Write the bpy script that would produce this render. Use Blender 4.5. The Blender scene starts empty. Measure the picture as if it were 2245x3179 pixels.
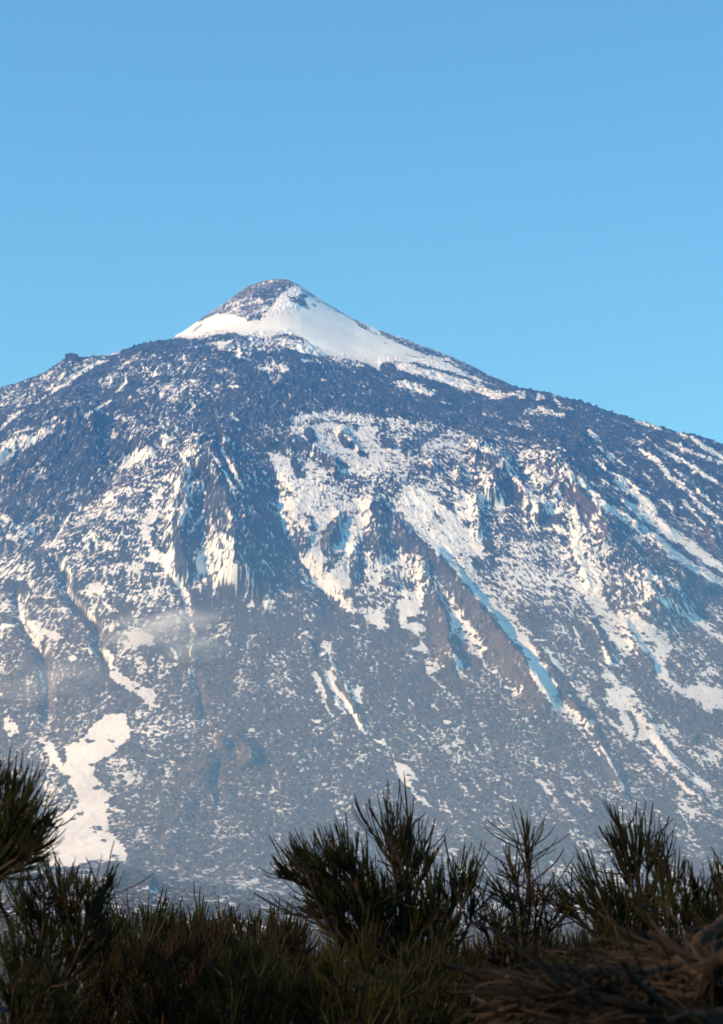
import bpy, math, random
import numpy as np
from mathutils import Vector

# ------------------------------------------------------------------ camera, world, sun, exposure
SC = bpy.context.scene
COL = SC.collection
R = math.radians
CAM_Z = 1.6
FPX = 7088.0                      # focal length in photo pixels (photo is 2245 x 3179)
CX, CY, HORIZON = 1122.5, 1589.5, 2992.0
PITCH = math.atan((HORIZON - CY) / FPX)
CP, SP = math.cos(PITCH), math.sin(PITCH)
SUN_EL, SUN_AZ = 30.0, 110.0       # azimuth: degrees to the left of the viewing direction

cam_d = bpy.data.cameras.new('camera'); cam = bpy.data.objects.new('camera', cam_d); COL.objects.link(cam)
cam.location = (0, 0, CAM_Z); cam.rotation_euler = (R(90) + PITCH, 0, 0)
cam_d.sensor_fit = 'HORIZONTAL'; cam_d.sensor_width = 24.0; cam_d.lens = 24.0 * FPX / 2245.0
cam_d.clip_start = 0.3; cam_d.clip_end = 60000
cam_d.dof.use_dof = True; cam_d.dof.focus_distance = 14.0; cam_d.dof.aperture_fstop = 13.0
SC.camera = cam

world = bpy.data.worlds.new('World'); SC.world = world; world.use_nodes = True
nt = world.node_tree; bg = nt.nodes['Background']
sky = nt.nodes.new('ShaderNodeTexSky'); sky.sky_type = 'NISHITA'; sky.sun_disc = False
sky.sun_elevation = R(SUN_EL); sky.sun_rotation = R(-SUN_AZ)
sky.altitude = 2200; sky.air_density = 1.0; sky.dust_density = 0.1; sky.ozone_density = 2.5
wb = nt.nodes.new('ShaderNodeMix'); wb.data_type = 'RGBA'; wb.blend_type = 'MULTIPLY'; wb.inputs[0].default_value = 1.0; wb.inputs[7].default_value = (0.66, 1.17, 1.29, 1)
nt.links.new(sky.outputs[0], wb.inputs[6]); nt.links.new(wb.outputs[2], bg.inputs[0]); bg.inputs[1].default_value = 0.15

sl = bpy.data.lights.new('sun', 'SUN'); sl.energy = 4.8; sl.angle = R(0.5); sl.color = (1.0, 0.75, 0.52)
sun = bpy.data.objects.new('sun', sl); COL.objects.link(sun)
sd = Vector((-math.sin(R(SUN_AZ)) * math.cos(R(SUN_EL)), math.cos(R(SUN_AZ)) * math.cos(R(SUN_EL)), math.sin(R(SUN_EL))))
sun.rotation_euler = sd.to_track_quat('Z', 'Y').to_euler()

SC.view_settings.view_transform = 'Standard'; SC.view_settings.look = 'None'
SC.view_settings.gamma = 1.0; SC.view_settings.exposure = 0.38
try:
    SC.cycles.volume_bounces = 1
except Exception: pass

# ------------------------------------------------------------------ helpers
def tag(o, label=None, cat=None, group=None, kind=None):
    if label: o['label'] = label
    if cat: o['category'] = cat
    if group: o['group'] = group
    if kind: o['kind'] = kind
    return o

def mesh_np(name, V, Fq, mat, parent=None, smooth=True):
    """V (n,3) floats, Fq (m,k) ints: one mesh object."""
    V = np.ascontiguousarray(V, dtype=np.float32); Fq = np.ascontiguousarray(Fq, dtype=np.int32)
    m, k = Fq.shape
    me = bpy.data.meshes.new(name)
    me.vertices.add(len(V)); me.vertices.foreach_set('co', V.ravel())
    me.loops.add(m * k); me.loops.foreach_set('vertex_index', Fq.ravel())
    me.polygons.add(m); me.polygons.foreach_set('loop_start', np.arange(0, m * k, k, dtype=np.int32))
    me.polygons.foreach_set('use_smooth', np.full(m, smooth, dtype=bool))
    me.update(calc_edges=True)
    me.materials.append(mat)
    o = bpy.data.objects.new(name, me); COL.objects.link(o)
    if parent: o.parent = parent
    return o

def set_attr(o, name, arr):
    a = o.data.attributes.new(name, 'FLOAT', 'POINT'); a.data.foreach_set('value', np.ascontiguousarray(arr, dtype=np.float32).ravel())

def empty(name, loc):
    o = bpy.data.objects.new(name, None); COL.objects.link(o); o.location = loc; o.empty_display_size = 0.3
    return o

def project(X, Y, Z):
    z = Z - CAM_Z
    dep = Y * CP + z * SP
    return CX + FPX * X / dep, CY - FPX * (z * CP - Y * SP) / dep

def tan_el(py):                    # tangent of elevation for a photo row (centre column)
    yr = (CY - py) / FPX
    return (SP + yr * CP) / (CP - yr * SP)

def at(px, py, dist):              # photo pixel + distance -> world point
    xr = (px - CX) / FPX; yr = (CY - py) / FPX
    den = CP - yr * SP
    return np.array([xr / den * dist, dist, CAM_Z + (SP + yr * CP) / den * dist])

rngP = np.random.RandomState(7)
PERM = np.concatenate([rngP.permutation(512)] * 3).astype(np.int32)
GA = rngP.rand(512) * 2 * np.pi
GRX, GRY = np.cos(GA).astype(np.float32), np.sin(GA).astype(np.float32)
def perlin(x, y, seed=0):
    x = x + seed * 17.13; y = y + seed * 31.7
    xi = np.floor(x).astype(np.int64); yi = np.floor(y).astype(np.int64)
    xf = (x - xi).astype(np.float32); yf = (y - yi).astype(np.float32)
    xi = (xi & 511).astype(np.int32); yi = (yi & 511).astype(np.int32)
    u = xf * xf * xf * (xf * (xf * 6 - 15) + 10); v = yf * yf * yf * (yf * (yf * 6 - 15) + 10)
    def g(ix, iy, fx, fy):
        h = PERM[PERM[ix & 511] + (iy & 511)]
        return GRX[h] * fx + GRY[h] * fy
    a = g(xi, yi, xf, yf); b = g(xi + 1, yi, xf - 1, yf); c = g(xi, yi + 1, xf, yf - 1); d = g(xi + 1, yi + 1, xf - 1, yf - 1)
    return (a * (1 - u) + b * u) * (1 - v) + (c * (1 - u) + d * u) * v
def fbm(x, y, octv=4, seed=0, gain=0.5, ridged=False):
    s = 0; a = 1.0; f = 1.0; t = 0
    for i in range(octv):
        n = perlin(x * f, y * f, seed + i)
        if ridged: n = 0.5 - np.abs(n) * 1.6
        s = s + a * n; t += a; a *= gain; f *= 2.03
    return s / t

# ------------------------------------------------------------------ materials
def mat_nodes(name):
    m = bpy.data.materials.new(name); m.use_nodes = True
    n = m.node_tree.nodes; l = m.node_tree.links
    return m, n, l, n['Principled BSDF']

def simple_mat(name, c1, c2, scale=20.0, rough=0.8, bump=0.0, stretch=(1, 1, 1)):
    m, n, l, b = mat_nodes(name)
    tc = n.new('ShaderNodeTexCoord'); mp = n.new('ShaderNodeMapping'); mp.inputs['Scale'].default_value = stretch
    nz = n.new('ShaderNodeTexNoise'); nz.inputs['Scale'].default_value = scale; nz.inputs['Detail'].default_value = 5
    cr = n.new('ShaderNodeValToRGB')
    cr.color_ramp.elements[0].position = 0.35; cr.color_ramp.elements[0].color = (*c1, 1)
    cr.color_ramp.elements[1].position = 0.65; cr.color_ramp.elements[1].color = (*c2, 1)
    l.new(tc.outputs['Object'], mp.inputs[0]); l.new(mp.outputs[0], nz.inputs['Vector']); l.new(nz.outputs['Fac'], cr.inputs[0]); l.new(cr.outputs[0], b.inputs['Base Color'])
    b.inputs['Roughness'].default_value = rough
    b.inputs['Specular IOR Level'].default_value = 0.08
    if bump:
        bp = n.new('ShaderNodeBump'); bp.inputs['Strength'].default_value = bump; bp.inputs['Distance'].default_value = 0.01
        l.new(nz.outputs['Fac'], bp.inputs['Height']); l.new(bp.outputs[0], b.inputs['Normal'])
    return m

def mountain_material():
    m, n, l, b = mat_nodes('mountain_rock_and_snow')
    tc = n.new('ShaderNodeTexCoord')
    def noise(scale, det=4, rough=0.6):
        z = n.new('ShaderNodeTexNoise'); z.inputs['Scale'].default_value = scale; z.inputs['Detail'].default_value = det; z.inputs['Roughness'].default_value = rough
        l.new(tc.outputs['Object'], z.inputs['Vector']); return z
    def math_(op, a, b_, clamp=False):
        z = n.new('ShaderNodeMath'); z.operation = op; z.use_clamp = clamp
        for i, q in enumerate((a, b_)):
            if isinstance(q, (int, float)): z.inputs[i].default_value = q
            else: l.new(q, z.inputs[i])
        return z.outputs[0]
    def attr(nm):
        z = n.new('ShaderNodeAttribute'); z.attribute_name = nm; return z.outputs['Fac']
    def mix(f, a, c):
        z = n.new('ShaderNodeMix'); z.data_type = 'RGBA'; l.new(f, z.inputs['Factor'])
        for i, q in ((6, a), (7, c)):
            if isinstance(q, tuple): z.inputs[i].default_value = (*q, 1)
            else: l.new(q, z.inputs[i])
        return z.outputs[2]
    fine = noise(0.42, 6, 0.8).outputs['Fac']; mid = noise(0.03, 5).outputs['Fac']; big = noise(0.006, 4).outputs['Fac']
    s = math_('ADD', attr('snow'), math_('MULTIPLY', math_('SUBTRACT', fine, 0.5), 1.25))
    snow = math_('ADD', math_('MULTIPLY', s, 5.0), 0.5, True)
    rock = mix(math_('MULTIPLY', math_('SUBTRACT', mid, 0.35), 3.0, True), (0.009, 0.010, 0.012), (0.046, 0.043, 0.041))
    rock = mix(attr('scrub'), rock, mix(math_('MULTIPLY', math_('SUBTRACT', fine, 0.35), 3.0, True), (0.045, 0.035, 0.021), (0.16, 0.115, 0.066)))
    rock = mix(attr('red'), rock, mix(math_('MULTIPLY', math_('SUBTRACT', fine, 0.35), 3.0, True), (0.045, 0.030, 0.023), (0.17, 0.108, 0.078)))
    sn = mix(math_('MULTIPLY', math_('SUBTRACT', big, 0.4), 4.0, True), (0.66, 0.65, 0.65), (0.84, 0.83, 0.81))
    colr = mix(snow, rock, sn)
    l.new(colr, b.inputs['Base Color'])
    b.inputs['Roughness'].default_value = 0.75; b.inputs['Specular IOR Level'].default_value = 0.15
    bp = n.new('ShaderNodeBump'); bp.inputs['Strength'].default_value = 0.8; bp.inputs['Distance'].default_value = 1.2
    h = math_('MULTIPLY', fine, math_('SUBTRACT', 1.0, math_('MULTIPLY', snow, 0.75)))
    l.new(h, bp.inputs['Height']); l.new(bp.outputs[0], b.inputs['Normal'])
    return m

# ------------------------------------------------------------------ relief and snow maps, surveyed from the slope
# (stored over the mountain face in photo pixels; sheets A-O are enlarged survey sheets with their own origin and scale)
SH = {'A': (0, 1080, 2.7017), 'B': (550, 840, 2.7017), 'C': (1100, 1000, 2.7017), 'D': (1645, 1200, 2.7017), 'E': (550, 1200, 2.7017),
      'F': (1100, 1350, 2.7017), 'G': (0, 1450, 2.7017), 'H': (550, 1550, 2.7017), 'I': (1100, 1700, 2.7017), 'J': (1645, 1550, 2.7017),
      'K': (0, 1800, 2.7017), 'L': (550, 1900, 2.7017), 'M': (1645, 1900, 2.7017), 'N': (0, 2200, 2.026), 'O': (1100, 2100, 1.4157), 'Z': (0, 0, 1.0)}
RX0, RY0, RSC = -60, 840, 0.5
RW, RH = int((2245 + 120) * RSC), int((3000 - 840) * RSC)
def pts_of(sheet, s):
    ox, oy, k = SH[sheet]
    v = np.array([float(t) for t in s.replace(',', ' ').split()]).reshape(-1, 2)
    return v / k + np.array([ox, oy])
def window(p, pad):
    x0 = max(0, int((p[:, 0].min() - pad - RX0) * RSC)); x1 = min(RW, int((p[:, 0].max() + pad - RX0) * RSC) + 2)
    y0 = max(0, int((p[:, 1].min() - pad - RY0) * RSC)); y1 = min(RH, int((p[:, 1].max() + pad - RY0) * RSC) + 2)
    gx, gy = np.meshgrid((np.arange(x0, x1) + 0.5) / RSC + RX0, (np.arange(y0, y1) + 0.5) / RSC + RY0)
    return (slice(y0, y1), slice(x0, x1)), gx, gy
def seg_dist(gx, gy, p, closed=False):
    """unsigned distance, sign of side, arc position 0..1"""
    q = np.vstack([p, p[:1]]) if closed else p
    L = np.hypot(*np.diff(q, axis=0).T); tot = L.sum() + 1e-6; acc = 0
    best = np.full(gx.shape, 1e9); side = np.ones(gx.shape); arc = np.zeros(gx.shape)
    for i in range(len(q) - 1):
        a, b = q[i], q[i + 1]; d = b - a; dd = (d * d).sum() + 1e-9
        t = np.clip(((gx - a[0]) * d[0] + (gy - a[1]) * d[1]) / dd, 0, 1)
        ex = gx - a[0] - t * d[0]; ey = gy - a[1] - t * d[1]; ds = np.hypot(ex, ey)
        cr = d[0] * ey - d[1] * ex; w = ds < best
        best[w] = ds[w]; side[w] = np.sign(cr[w] + 1e-9); arc[w] = ((acc + t * L[i]) / tot)[w]
        acc += L[i]
    return best, side, arc
def inside(gx, gy, p):
    c = np.zeros(gx.shape, bool); j = len(p) - 1
    for i in range(len(p)):
        xi, yi = p[i]; xj, yj = p[j]
        if yi != yj:
            c ^= ((yi > gy) != (yj > gy)) & (gx < (xj - xi) * (gy - yi) / (yj - yi) + xi)
        j = i
    return c
sst = lambda t: t * t * (3 - 2 * t)
def P(M, val, soft, sheet, s, al=1.0):
    p = pts_of(sheet, s); w, gx, gy = window(p, soft)
    if gx.size == 0: return
    d, _, _ = seg_dist(gx, gy, p, True); d = np.where(inside(gx, gy, p), d, -d)
    a = sst(np.clip(d / soft * 0.5 + 0.5, 0, 1)) * al
    M[w] += (val - M[w]) * a
def Ln(M, val, wid, sheet, s, al=1.0):
    p = pts_of(sheet, s); w, gx, gy = window(p, wid)
    if gx.size == 0: return
    d, _, arc = seg_dist(gx, gy, p)
    ww = wid * 0.62 * (0.35 + 0.65 * np.clip(np.minimum(arc, 1 - arc) * 5, 0, 1))
    a = sst(np.clip(1.6 - d / ww * 1.2, 0, 1)) * al
    M[w] += (val - M[w]) * a

D = np.full((RH, RW), 0.15)
# broad zones
P(D, 0.06, 30, 'Z', '-60,1210 200,1090 550,1000 1150,1080 1550,1180 2300,1360 2300,1700 1900,1520 1750,1420 1620,1400 1480,1330 1300,1280 1000,1270 900,1290 800,1360 640,1330 560,1370 420,1400 330,1500 100,1680 -60,1700')
P(D, 0.32, 25, 'Z', '480,1390 360,1460 270,1560 180,1660 60,1720 -60,1740 -60,2110 560,2010 590,1760 560,1560 575,1450')
P(D, 0.22, 40, 'Z', '-60,2100 560,2000 580,2300 500,2620 -60,2700')
P(D, 0.34, 30, 'Z', '860,1400 1500,1350 1700,1400 1850,1620 2000,1800 2260,1960 2260,2300 1850,2180 1700,2100 1400,1960 1080,1900 900,1700')
P(D, 0.20, 30, 'Z', '1200,2000 1500,2060 1700,2160 2260,2300 2260,2700 1900,2650 1500,2500 1180,2350')
P(D, 0.40, 40, 'Z', '2000,2040 2260,1960 2260,2420 2120,2350')
P(D, 0.08, 40, 'Z', '1080,1940 1360,2000 1430,2100 1300,2200 1120,2130')
# upper lava belt (sheets A, B, C, D)
for s, v, w in (('350,430 440,360 540,300 720,170 900,100', .97, 11), ('0,480 80,440 150,410', .9, 8), ('170,395 250,370', .9, 7), ('0,690 60,620 130,560 200,520', .9, 10),
                ('260,470 310,450 330,400', .8, 8), ('350,640 430,600 500,565', .9, 6), ('700,575 800,520 870,480 930,435', .95, 6), ('470,205 510,180 550,150', .95, 10), ('340,245 430,210', .95, 8),
                ('680,95 760,100 850,90', .97, 10), ('850,65 930,50 1000,40', .9, 6), ('30,330 75,335', .95, 7), ('90,720 190,690 300,660', .85, 6), ('165,320 230,305', .8, 6), ('470,635 540,612', .9, 6),
                ('570,130 640,95', .8, 6), ('160,600 220,560', .6, 6), ('510,490 600,470 690,430', .6, 8), ('840,770 850,840 870,890', .6, 4), ('1480,840 1540,920 1590,1000', .7, 5),
                ('1200,640 1240,590 1270,550', .8, 8), ('900,930 990,1000', .5, 4), ('1390,790 1460,750 1510,700 1590,670', .9, 9), ('1050,200 1060,290 1010,350 940,390', .7, 7),
                ('950,600 1010,570', .8, 5), ('1120,450 1200,400', .7, 5), ('1020,590 1110,650', .5, 4), ('800,735 920,722', .5, 4), ('680,725 715,712', .9, 6), ('1380,570 1450,630', .6, 6),
                ('1320,350 1380,340', .8, 7), ('1070,415 1100,405', .8, 6)):
    Ln(D, v, w, 'A', s)
P(D, .80, 12, 'A', '0,790 60,760 130,735 330,690 470,640 430,720 330,770 200,850 100,900 0,975 -160,1040 -160,860')
P(D, .36, 20, 'A', '0,330 250,260 560,120 660,70 900,80 700,190 440,340 260,450 0,560')
P(D, .30, 25, 'A', '1000,60 1620,60 1620,480 1300,520 1150,440 1180,220 1000,180')
P(D, .40, 20, 'A', '850,280 960,190 1010,200 940,300 870,310')
P(D, .28, 25, 'A', '1050,560 1620,520 1620,720 1350,820 1100,780')
P(D, .32, 22, 'A', '230,1000 330,960 430,1000 420,1080 230,1080')
P(D, .62, 9, 'A', '960,1081 1000,1000 1080,900 1130,850 1240,825 1290,850 1200,940 1080,1000 1000,1081')
Ln(D, .96, 10, 'A', '1010,1015 1080,975 1200,930')
P(D, .05, 20, 'Z', '100,1450 150,1350 280,1310 330,1360 330,1440 300,1520 200,1580 60,1640 0,1640')
P(D, .05, 16, 'A', '440,720 560,620 760,590 900,640 980,760 700,760 560,780')
# cone
P(D, .97, 5, 'B', '-20,545 60,480 220,400 330,350 560,400 700,430 760,340 800,300 880,190 960,130 1100,150 1300,290 1620,440 1700,520 1700,850 1560,760 1250,725 1100,640 1060,560 930,520 700,560 560,540 460,510 300,540 100,575')
P(D, .22, 6, 'B', '170,430 290,350 480,210 610,130 760,85 880,65 990,110 960,130 890,180 820,240 740,340 690,410 590,430 560,400 420,350 300,370 200,430')
P(D, .45, 6, 'B', '380,330 480,260 560,210 700,230 720,330 640,330 560,300 440,360')
P(D, .05, 8, 'B', '60,470 200,380 380,290 500,195 620,120 870,66 980,105 930,150 860,210 780,250 700,220 600,230 500,270 400,330')
P(D, .22, 6, 'B', '300,340 430,280 600,240 720,260 760,330 660,410 590,420 560,380 420,350')
P(D, .25, 5, 'B', '960,125 1080,165 1200,225 1330,300 1460,375 1620,475 1620,505 1500,440 1380,370 1230,285 1180,260 1100,205 1030,170')
P(D, .12, 3, 'B', '1000,230 1060,230 1110,300 1110,330 1020,300 980,260')
P(D, .10, 3, 'B', '900,190 960,220 1060,180 1100,220 1050,240 960,270 930,240')
P(D, .15, 3, 'B', '1140,270 1190,280 1170,300 1120,290'); P(D, .2, 3, 'B', '110,520 150,480 210,440 200,480 150,510')
P(D, .75, 4, 'B', '880,340 1020,320 1030,360 900,380'); Ln(D, .7, 4, 'B', '700,440 800,420 900,400'); Ln(D, .6, 3, 'B', '530,520 570,505')
Ln(D, .80, 3, 'B', '360,440 460,430 560,450 700,455'); Ln(D, .82, 3, 'B', '780,480 840,500'); Ln(D, .80, 3, 'B', '1140,350 1190,370')
P(D, .93, 4, 'B', '950,620 1100,610 1190,660 1200,715 1050,695 940,650'); P(D, .85, 5, 'B', '390,640 500,580 580,600 580,660 480,670')
P(D, .9, 4, 'B', '850,780 930,800 940,850 870,850'); P(D, .85, 4, 'B', '1040,740 1110,730 1200,770 1060,765'); P(D, .75, 4, 'B', '470,700 560,700 580,740 500,735')
P(D, .45, 12, 'B', '200,590 850,560 880,680 600,690 250,680'); P(D, .6, 8, 'B', '600,560 650,550 680,600 620,620'); P(D, .6, 8, 'B', '830,570 930,560 1080,600 940,650 870,620')
Ln(D, .85, 6, 'B', '250,660 320,650 400,670'); Ln(D, .8, 7, 'B', '600,750 700,780 820,800'); P(D, .5, 10, 'B', '600,740 850,740 840,840 680,830')
P(D, .25, 20, 'B', '0,600 300,600 500,900 300,1080 0,1080'); Ln(D, .9, 6, 'B', '120,920 170,930'); Ln(D, .8, 9, 'B', '230,1000 300,1060'); Ln(D, .75, 6, 'B', '430,970 540,970')
P(D, .5, 7, 'B', '1250,720 1450,730 1560,780 1540,830 1380,800 1280,760'); Ln(D, .8, 6, 'B', '1200,900 1250,920')
# right shoulder
P(D, .96, 5, 'C', '-20,20 150,80 300,150 480,230 620,290 700,290 640,320 560,330 430,330 300,330 140,345 60,310 -20,300')
P(D, .85, 5, 'C', '640,280 800,310 900,400 1100,500 1230,530 1000,490 820,430 650,370 500,320')
P(D, .92, 5, 'C', '330,350 450,330 560,380 700,410 830,460 980,490 960,580 900,570 760,510 600,460 460,430 380,400')
Ln(D, .06, 4, 'C', '20,20 100,60 230,120'); Ln(D, .1, 3, 'C', '250,170 320,205'); Ln(D, .05, 6, 'C', '430,165 500,200 600,275'); Ln(D, .05, 3, 'C', '280,95 380,145'); Ln(D, .2, 3, 'C', '420,270 500,290 620,295 720,320')
Ln(D, .06, 8, 'C', '440,330 560,370 700,400 850,440 1000,490 1150,530'); Ln(D, .08, 5, 'C', '680,310 800,340 900,400 1020,440'); Ln(D, .08, 4, 'C', '820,315 960,380 1100,470 1220,525')
P(D, .8, 6, 'C', '960,500 1050,510 1130,570 1300,590 1430,570 1440,640 1280,640 1160,645 1040,590 970,560'); P(D, .75, 5, 'C', '1480,620 1600,610 1600,640 1540,660')
P(D, .82, 6, 'C', '300,500 430,490 560,520 620,560 700,580 640,620 540,590 420,560'); Ln(D, .7, 6, 'C', '720,670 800,690'); Ln(D, .5, 6, 'C', '130,550 60,700'); P(D, .3, 14, 'C', '0,520 120,500 160,660 60,720 0,640')
P(D, .45, 8, 'C', '1420,720 1620,720 1620,770 1420,780'); P(D, .4, 8, 'C', '1280,830 1480,830 1480,870 1300,870'); P(D, .05, 15, 'C', '0,620 250,560 560,680 900,720 1300,700 1300,800 900,760 500,780 0,760')
# big snow field of the middle face
P(D, .86, 12, 'C', '-30,770 180,800 330,800 520,860 640,880 820,950 1000,990 1090,1050 1300,1081 600,1200 0,1300 -200,1100 -300,900')
P(D, .9, 8, 'E', '960,260 1180,220 1300,200 1530,250 1640,330 1640,700 1430,640 1260,560 1140,490 1000,410 960,370')
P(D, .94, 6, 'E', '760,560 850,560 940,640 1000,760 1090,770 1180,800 1300,860 1500,900 1640,800 1640,1081 860,1081 830,980 780,930 830,860 830,700 790,610')
P(D, .9, 6, 'E', '1000,600 1150,620 1250,720 1230,800 1100,760 1040,680'); P(D, .7, 8, 'E', '720,480 860,440 900,500 800,560')
P(D, .08, 5, 'E', '740,470 860,450 900,480 1000,580 1040,680 1090,760 1040,770 980,700 950,620 850,540 760,520')
P(D, .08, 6, 'E', '890,410 1000,410 1140,490 1260,570 1380,620 1450,680 1360,700 1300,720 1240,620 1080,540 940,480'); P(D, .12, 6, 'E', '1280,660 1380,720 1550,740 1560,770 1400,780 1290,740')
P(D, .1, 5, 'E', '1060,340 1150,350 1180,470 1130,480 1080,420'); P(D, .12, 5, 'E', '1280,300 1400,310 1500,380 1540,330 1400,300 1250,280'); P(D, .1, 5, 'E', '1370,370 1500,480 1480,540 1400,520 1350,430')
P(D, .3, 8, 'E', '1010,290 1200,260 1260,300 1100,330 1020,350'); P(D, .1, 4, 'E', '1520,540 1620,550 1600,590 1530,580'); P(D, .3, 5, 'E', '1270,420 1320,450 1300,470')
P(D, .4, 10, 'E', '860,860 980,880 1060,980 1060,1081 870,1081 830,960'); P(D, .55, 12, 'E', '1200,880 1621,900 1621,1081 1250,1081')
P(D, .35, 14, 'C', '160,830 560,860 700,960 560,1081 200,1000'); P(D, .4, 14, 'C', '560,830 900,930 1000,1000 700,980')
P(D, .07, 5, 'F', '210,40 300,10 350,100 290,120 230,100'); P(D, .08, 5, 'F', '380,20 540,60 540,110 460,120 440,200 390,150'); P(D, .1, 4, 'F', '30,150 130,160 80,185'); P(D, .1, 5, 'F', '600,240 690,240 700,330 620,340 590,300')
P(D, .40, 14, 'F', '480,100 860,120 880,300 820,460 700,480 520,370 480,280'); P(D, .10, 6, 'F', '870,270 940,300 950,430 880,440 850,400'); P(D, .35, 12, 'F', '860,100 1100,100 1200,200 1180,420 1060,460 960,440 900,260')
P(D, .12, 8, 'F', '960,110 1120,130 1190,200 1180,280 1060,200 960,160')
P(D, .96, 8, 'F', '400,430 520,420 700,560 830,640 1000,700 1050,820 1100,950 1060,1020 900,1000 830,1081 700,1000 600,900 480,760 360,640 240,560 300,540 400,540')
P(D, .85, 10, 'F', '860,480 1010,500 1040,640 1050,800 900,760 840,600'); P(D, .1, 4, 'F', '790,540 840,560 840,630 800,625'); P(D, .2, 5, 'F', '680,640 770,740 740,760 660,700'); P(D, .2, 5, 'F', '900,710 980,720 970,780 910,770')
P(D, .15, 5, 'F', '300,480 350,480 370,530 300,520'); P(D, .06, 8, 'F', '130,530 240,560 330,680 450,790 560,900 700,980 760,1060 600,1040 470,960 380,860 260,760 180,720 130,640')
P(D, .35, 12, 'F', '60,480 250,500 420,680 480,760 400,700 240,570'); P(D, .08, 8, 'F', '140,820 300,760 360,900 380,1020 300,1030 200,960'); P(D, .7, 10, 'F', '0,560 120,520 130,640 60,900 100,1000 20,1081 0,1081'); P(D, .08, 6, 'F', '40,900 130,880 120,1000 100,1081 20,1081')
P(D, .32, 14, 'F', '1040,500 1200,520 1400,640 1500,780 1400,860 1200,870 1080,860'); P(D, .08, 8, 'F', '1190,280 1320,380 1500,560 1600,700 1480,680 1300,520 1200,420')
Ln(D, .95, 9, 'F', '1290,310 1400,420 1500,520 1560,600'); Ln(D, .85, 10, 'F', '980,50 1060,110 1200,160 1300,210 1320,240'); P(D, .4, 12, 'F', '1160,110 1420,110 1500,200 1450,330 1330,300 1250,200')
P(D, .12, 8, 'F', '1250,820 1450,820 1560,880 1400,900 1280,880'); P(D, .68, 12, 'F', '1330,900 1620,920 1620,1081 1330,1081'); P(D, .1, 8, 'F', '1060,860 1180,840 1200,960 1180,1020 1100,960')
# right streaks (sheets D, J)
for s, v, w in (('20,200 100,190 200,230 300,250', .8, 14), ('60,60 120,100', .8, 9), ('200,90 260,170 380,190', .55, 9), ('880,285 1000,320 1100,360', .85, 9), ('1150,460 1260,500 1400,570 1620,640', .8, 10), ('1350,420 1450,500 1560,560 1640,610', .93, 13),
                ('1230,380 1330,430', .7, 8), ('490,360 540,420 600,460', .85, 13), ('540,470 640,570 760,680', .7, 5), ('220,490 260,520 330,560 370,610', .8, 7), ('200,570 280,640 340,680', .6, 6),
                ('270,690 400,780 520,880 640,1000 760,1081', .93, 16), ('520,570 620,680 740,760 860,830 960,880', .85, 10), ('720,790 860,880 960,960 1060,1050', .95, 22), ('920,520 1060,620 1180,760 1300,850 1400,960 1500,1060', .85, 14),
                ('1050,490 1200,590 1320,640 1460,740 1640,850', .75, 13), ('1200,680 1300,760 1400,850 1540,980', .6, 12), ('900,450 940,470', .6, 4), ('930,700 1020,790 1070,880', .6, 9), ('990,860 1000,900', .6, 7), ('1100,950 1220,1040', .6, 9),
                ('1280,950 1380,1060', .6, 10), ('730,620 810,660', .8, 7), ('650,550 720,600', .6, 7), ('1560,950 1620,1000', .6, 10), ('940,380 1020,460', .5, 5), ('600,780 760,880', .5, 7)):
    Ln(D, v, w, 'D', s)
P(D, .45, 14, 'D', '0,500 130,520 200,660 300,800 400,1000 300,1081 0,1081'); P(D, .1, 10, 'D', '240,800 420,880 520,1000 560,1081 420,1081 300,940')
for s, v, w in (('0,0 120,120 200,210 330,320', .75, 16), ('780,10 900,90 1060,190 1180,290 1330,380 1480,490 1640,600', .93, 30), ('540,10 700,80 860,200 1020,300 1200,460 1340,560 1500,650 1640,740', .9, 22), ('1380,20 1500,110 1640,220', .8, 14), ('1020,40 1140,90', .6, 8),
                ('1280,30 1400,130 1480,220', .6, 10), ('1230,150 1400,230 1560,320', .5, 12), ('1400,560 1640,700', .8, 16), ('910,620 1000,720 1100,830 1220,900 1360,1000 1480,1081', .9, 16), ('740,140 860,210', .7, 8), ('1500,0 1640,110', .6, 10)):
    Ln(D, v, w, 'J', s)
P(D, .92, 8, 'J', '350,80 420,120 420,300 480,440 520,560 600,680 640,860 700,1000 600,1081 560,960 470,860 430,680 360,500 330,330 350,200'); P(D, .97, 4, 'J', '160,90 250,80 230,115 180,130'); P(D, .15, 8, 'J', '0,60 150,130 300,110 330,60 300,200 200,220 60,200')
P(D, .65, 14, 'J', '0,360 240,380 340,440 380,600 440,760 380,1000 260,960 200,850 0,900'); P(D, .55, 14, 'J', '430,300 620,240 660,420 560,460 620,640 520,600 460,440'); P(D, .35, 16, 'J', '560,600 760,560 1000,760 1060,960 900,960 760,880 640,760')
P(D, .8, 10, 'J', '760,900 900,960 1020,1081 800,1081 740,1000'); P(D, .06, 10, 'J', '620,160 700,200 780,380 900,500 820,520 700,430 650,380'); P(D, .3, 20, 'J', '820,480 960,560 1200,640 1560,860 1640,960 1640,1081 1400,1000 1100,820 900,620')
P(D, .10, 8, 'J', '1050,440 1260,540 1440,660 1640,800 1640,880 1400,760 1200,660 1050,540'); P(D, .05, 5, 'J', '1400,270 1500,250 1560,350 1590,470 1540,440 1460,350'); P(D, .12, 6, 'J', '1190,120 1290,170 1300,240 1200,180')
P(D, .1, 6, 'J', '340,400 380,480 430,600 380,590 350,500'); P(D, .25, 10, 'J', '100,780 200,720 330,760 380,860 260,960 150,880'); P(D, .2, 10, 'J', '0,920 100,900 120,1081 0,1081')
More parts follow.
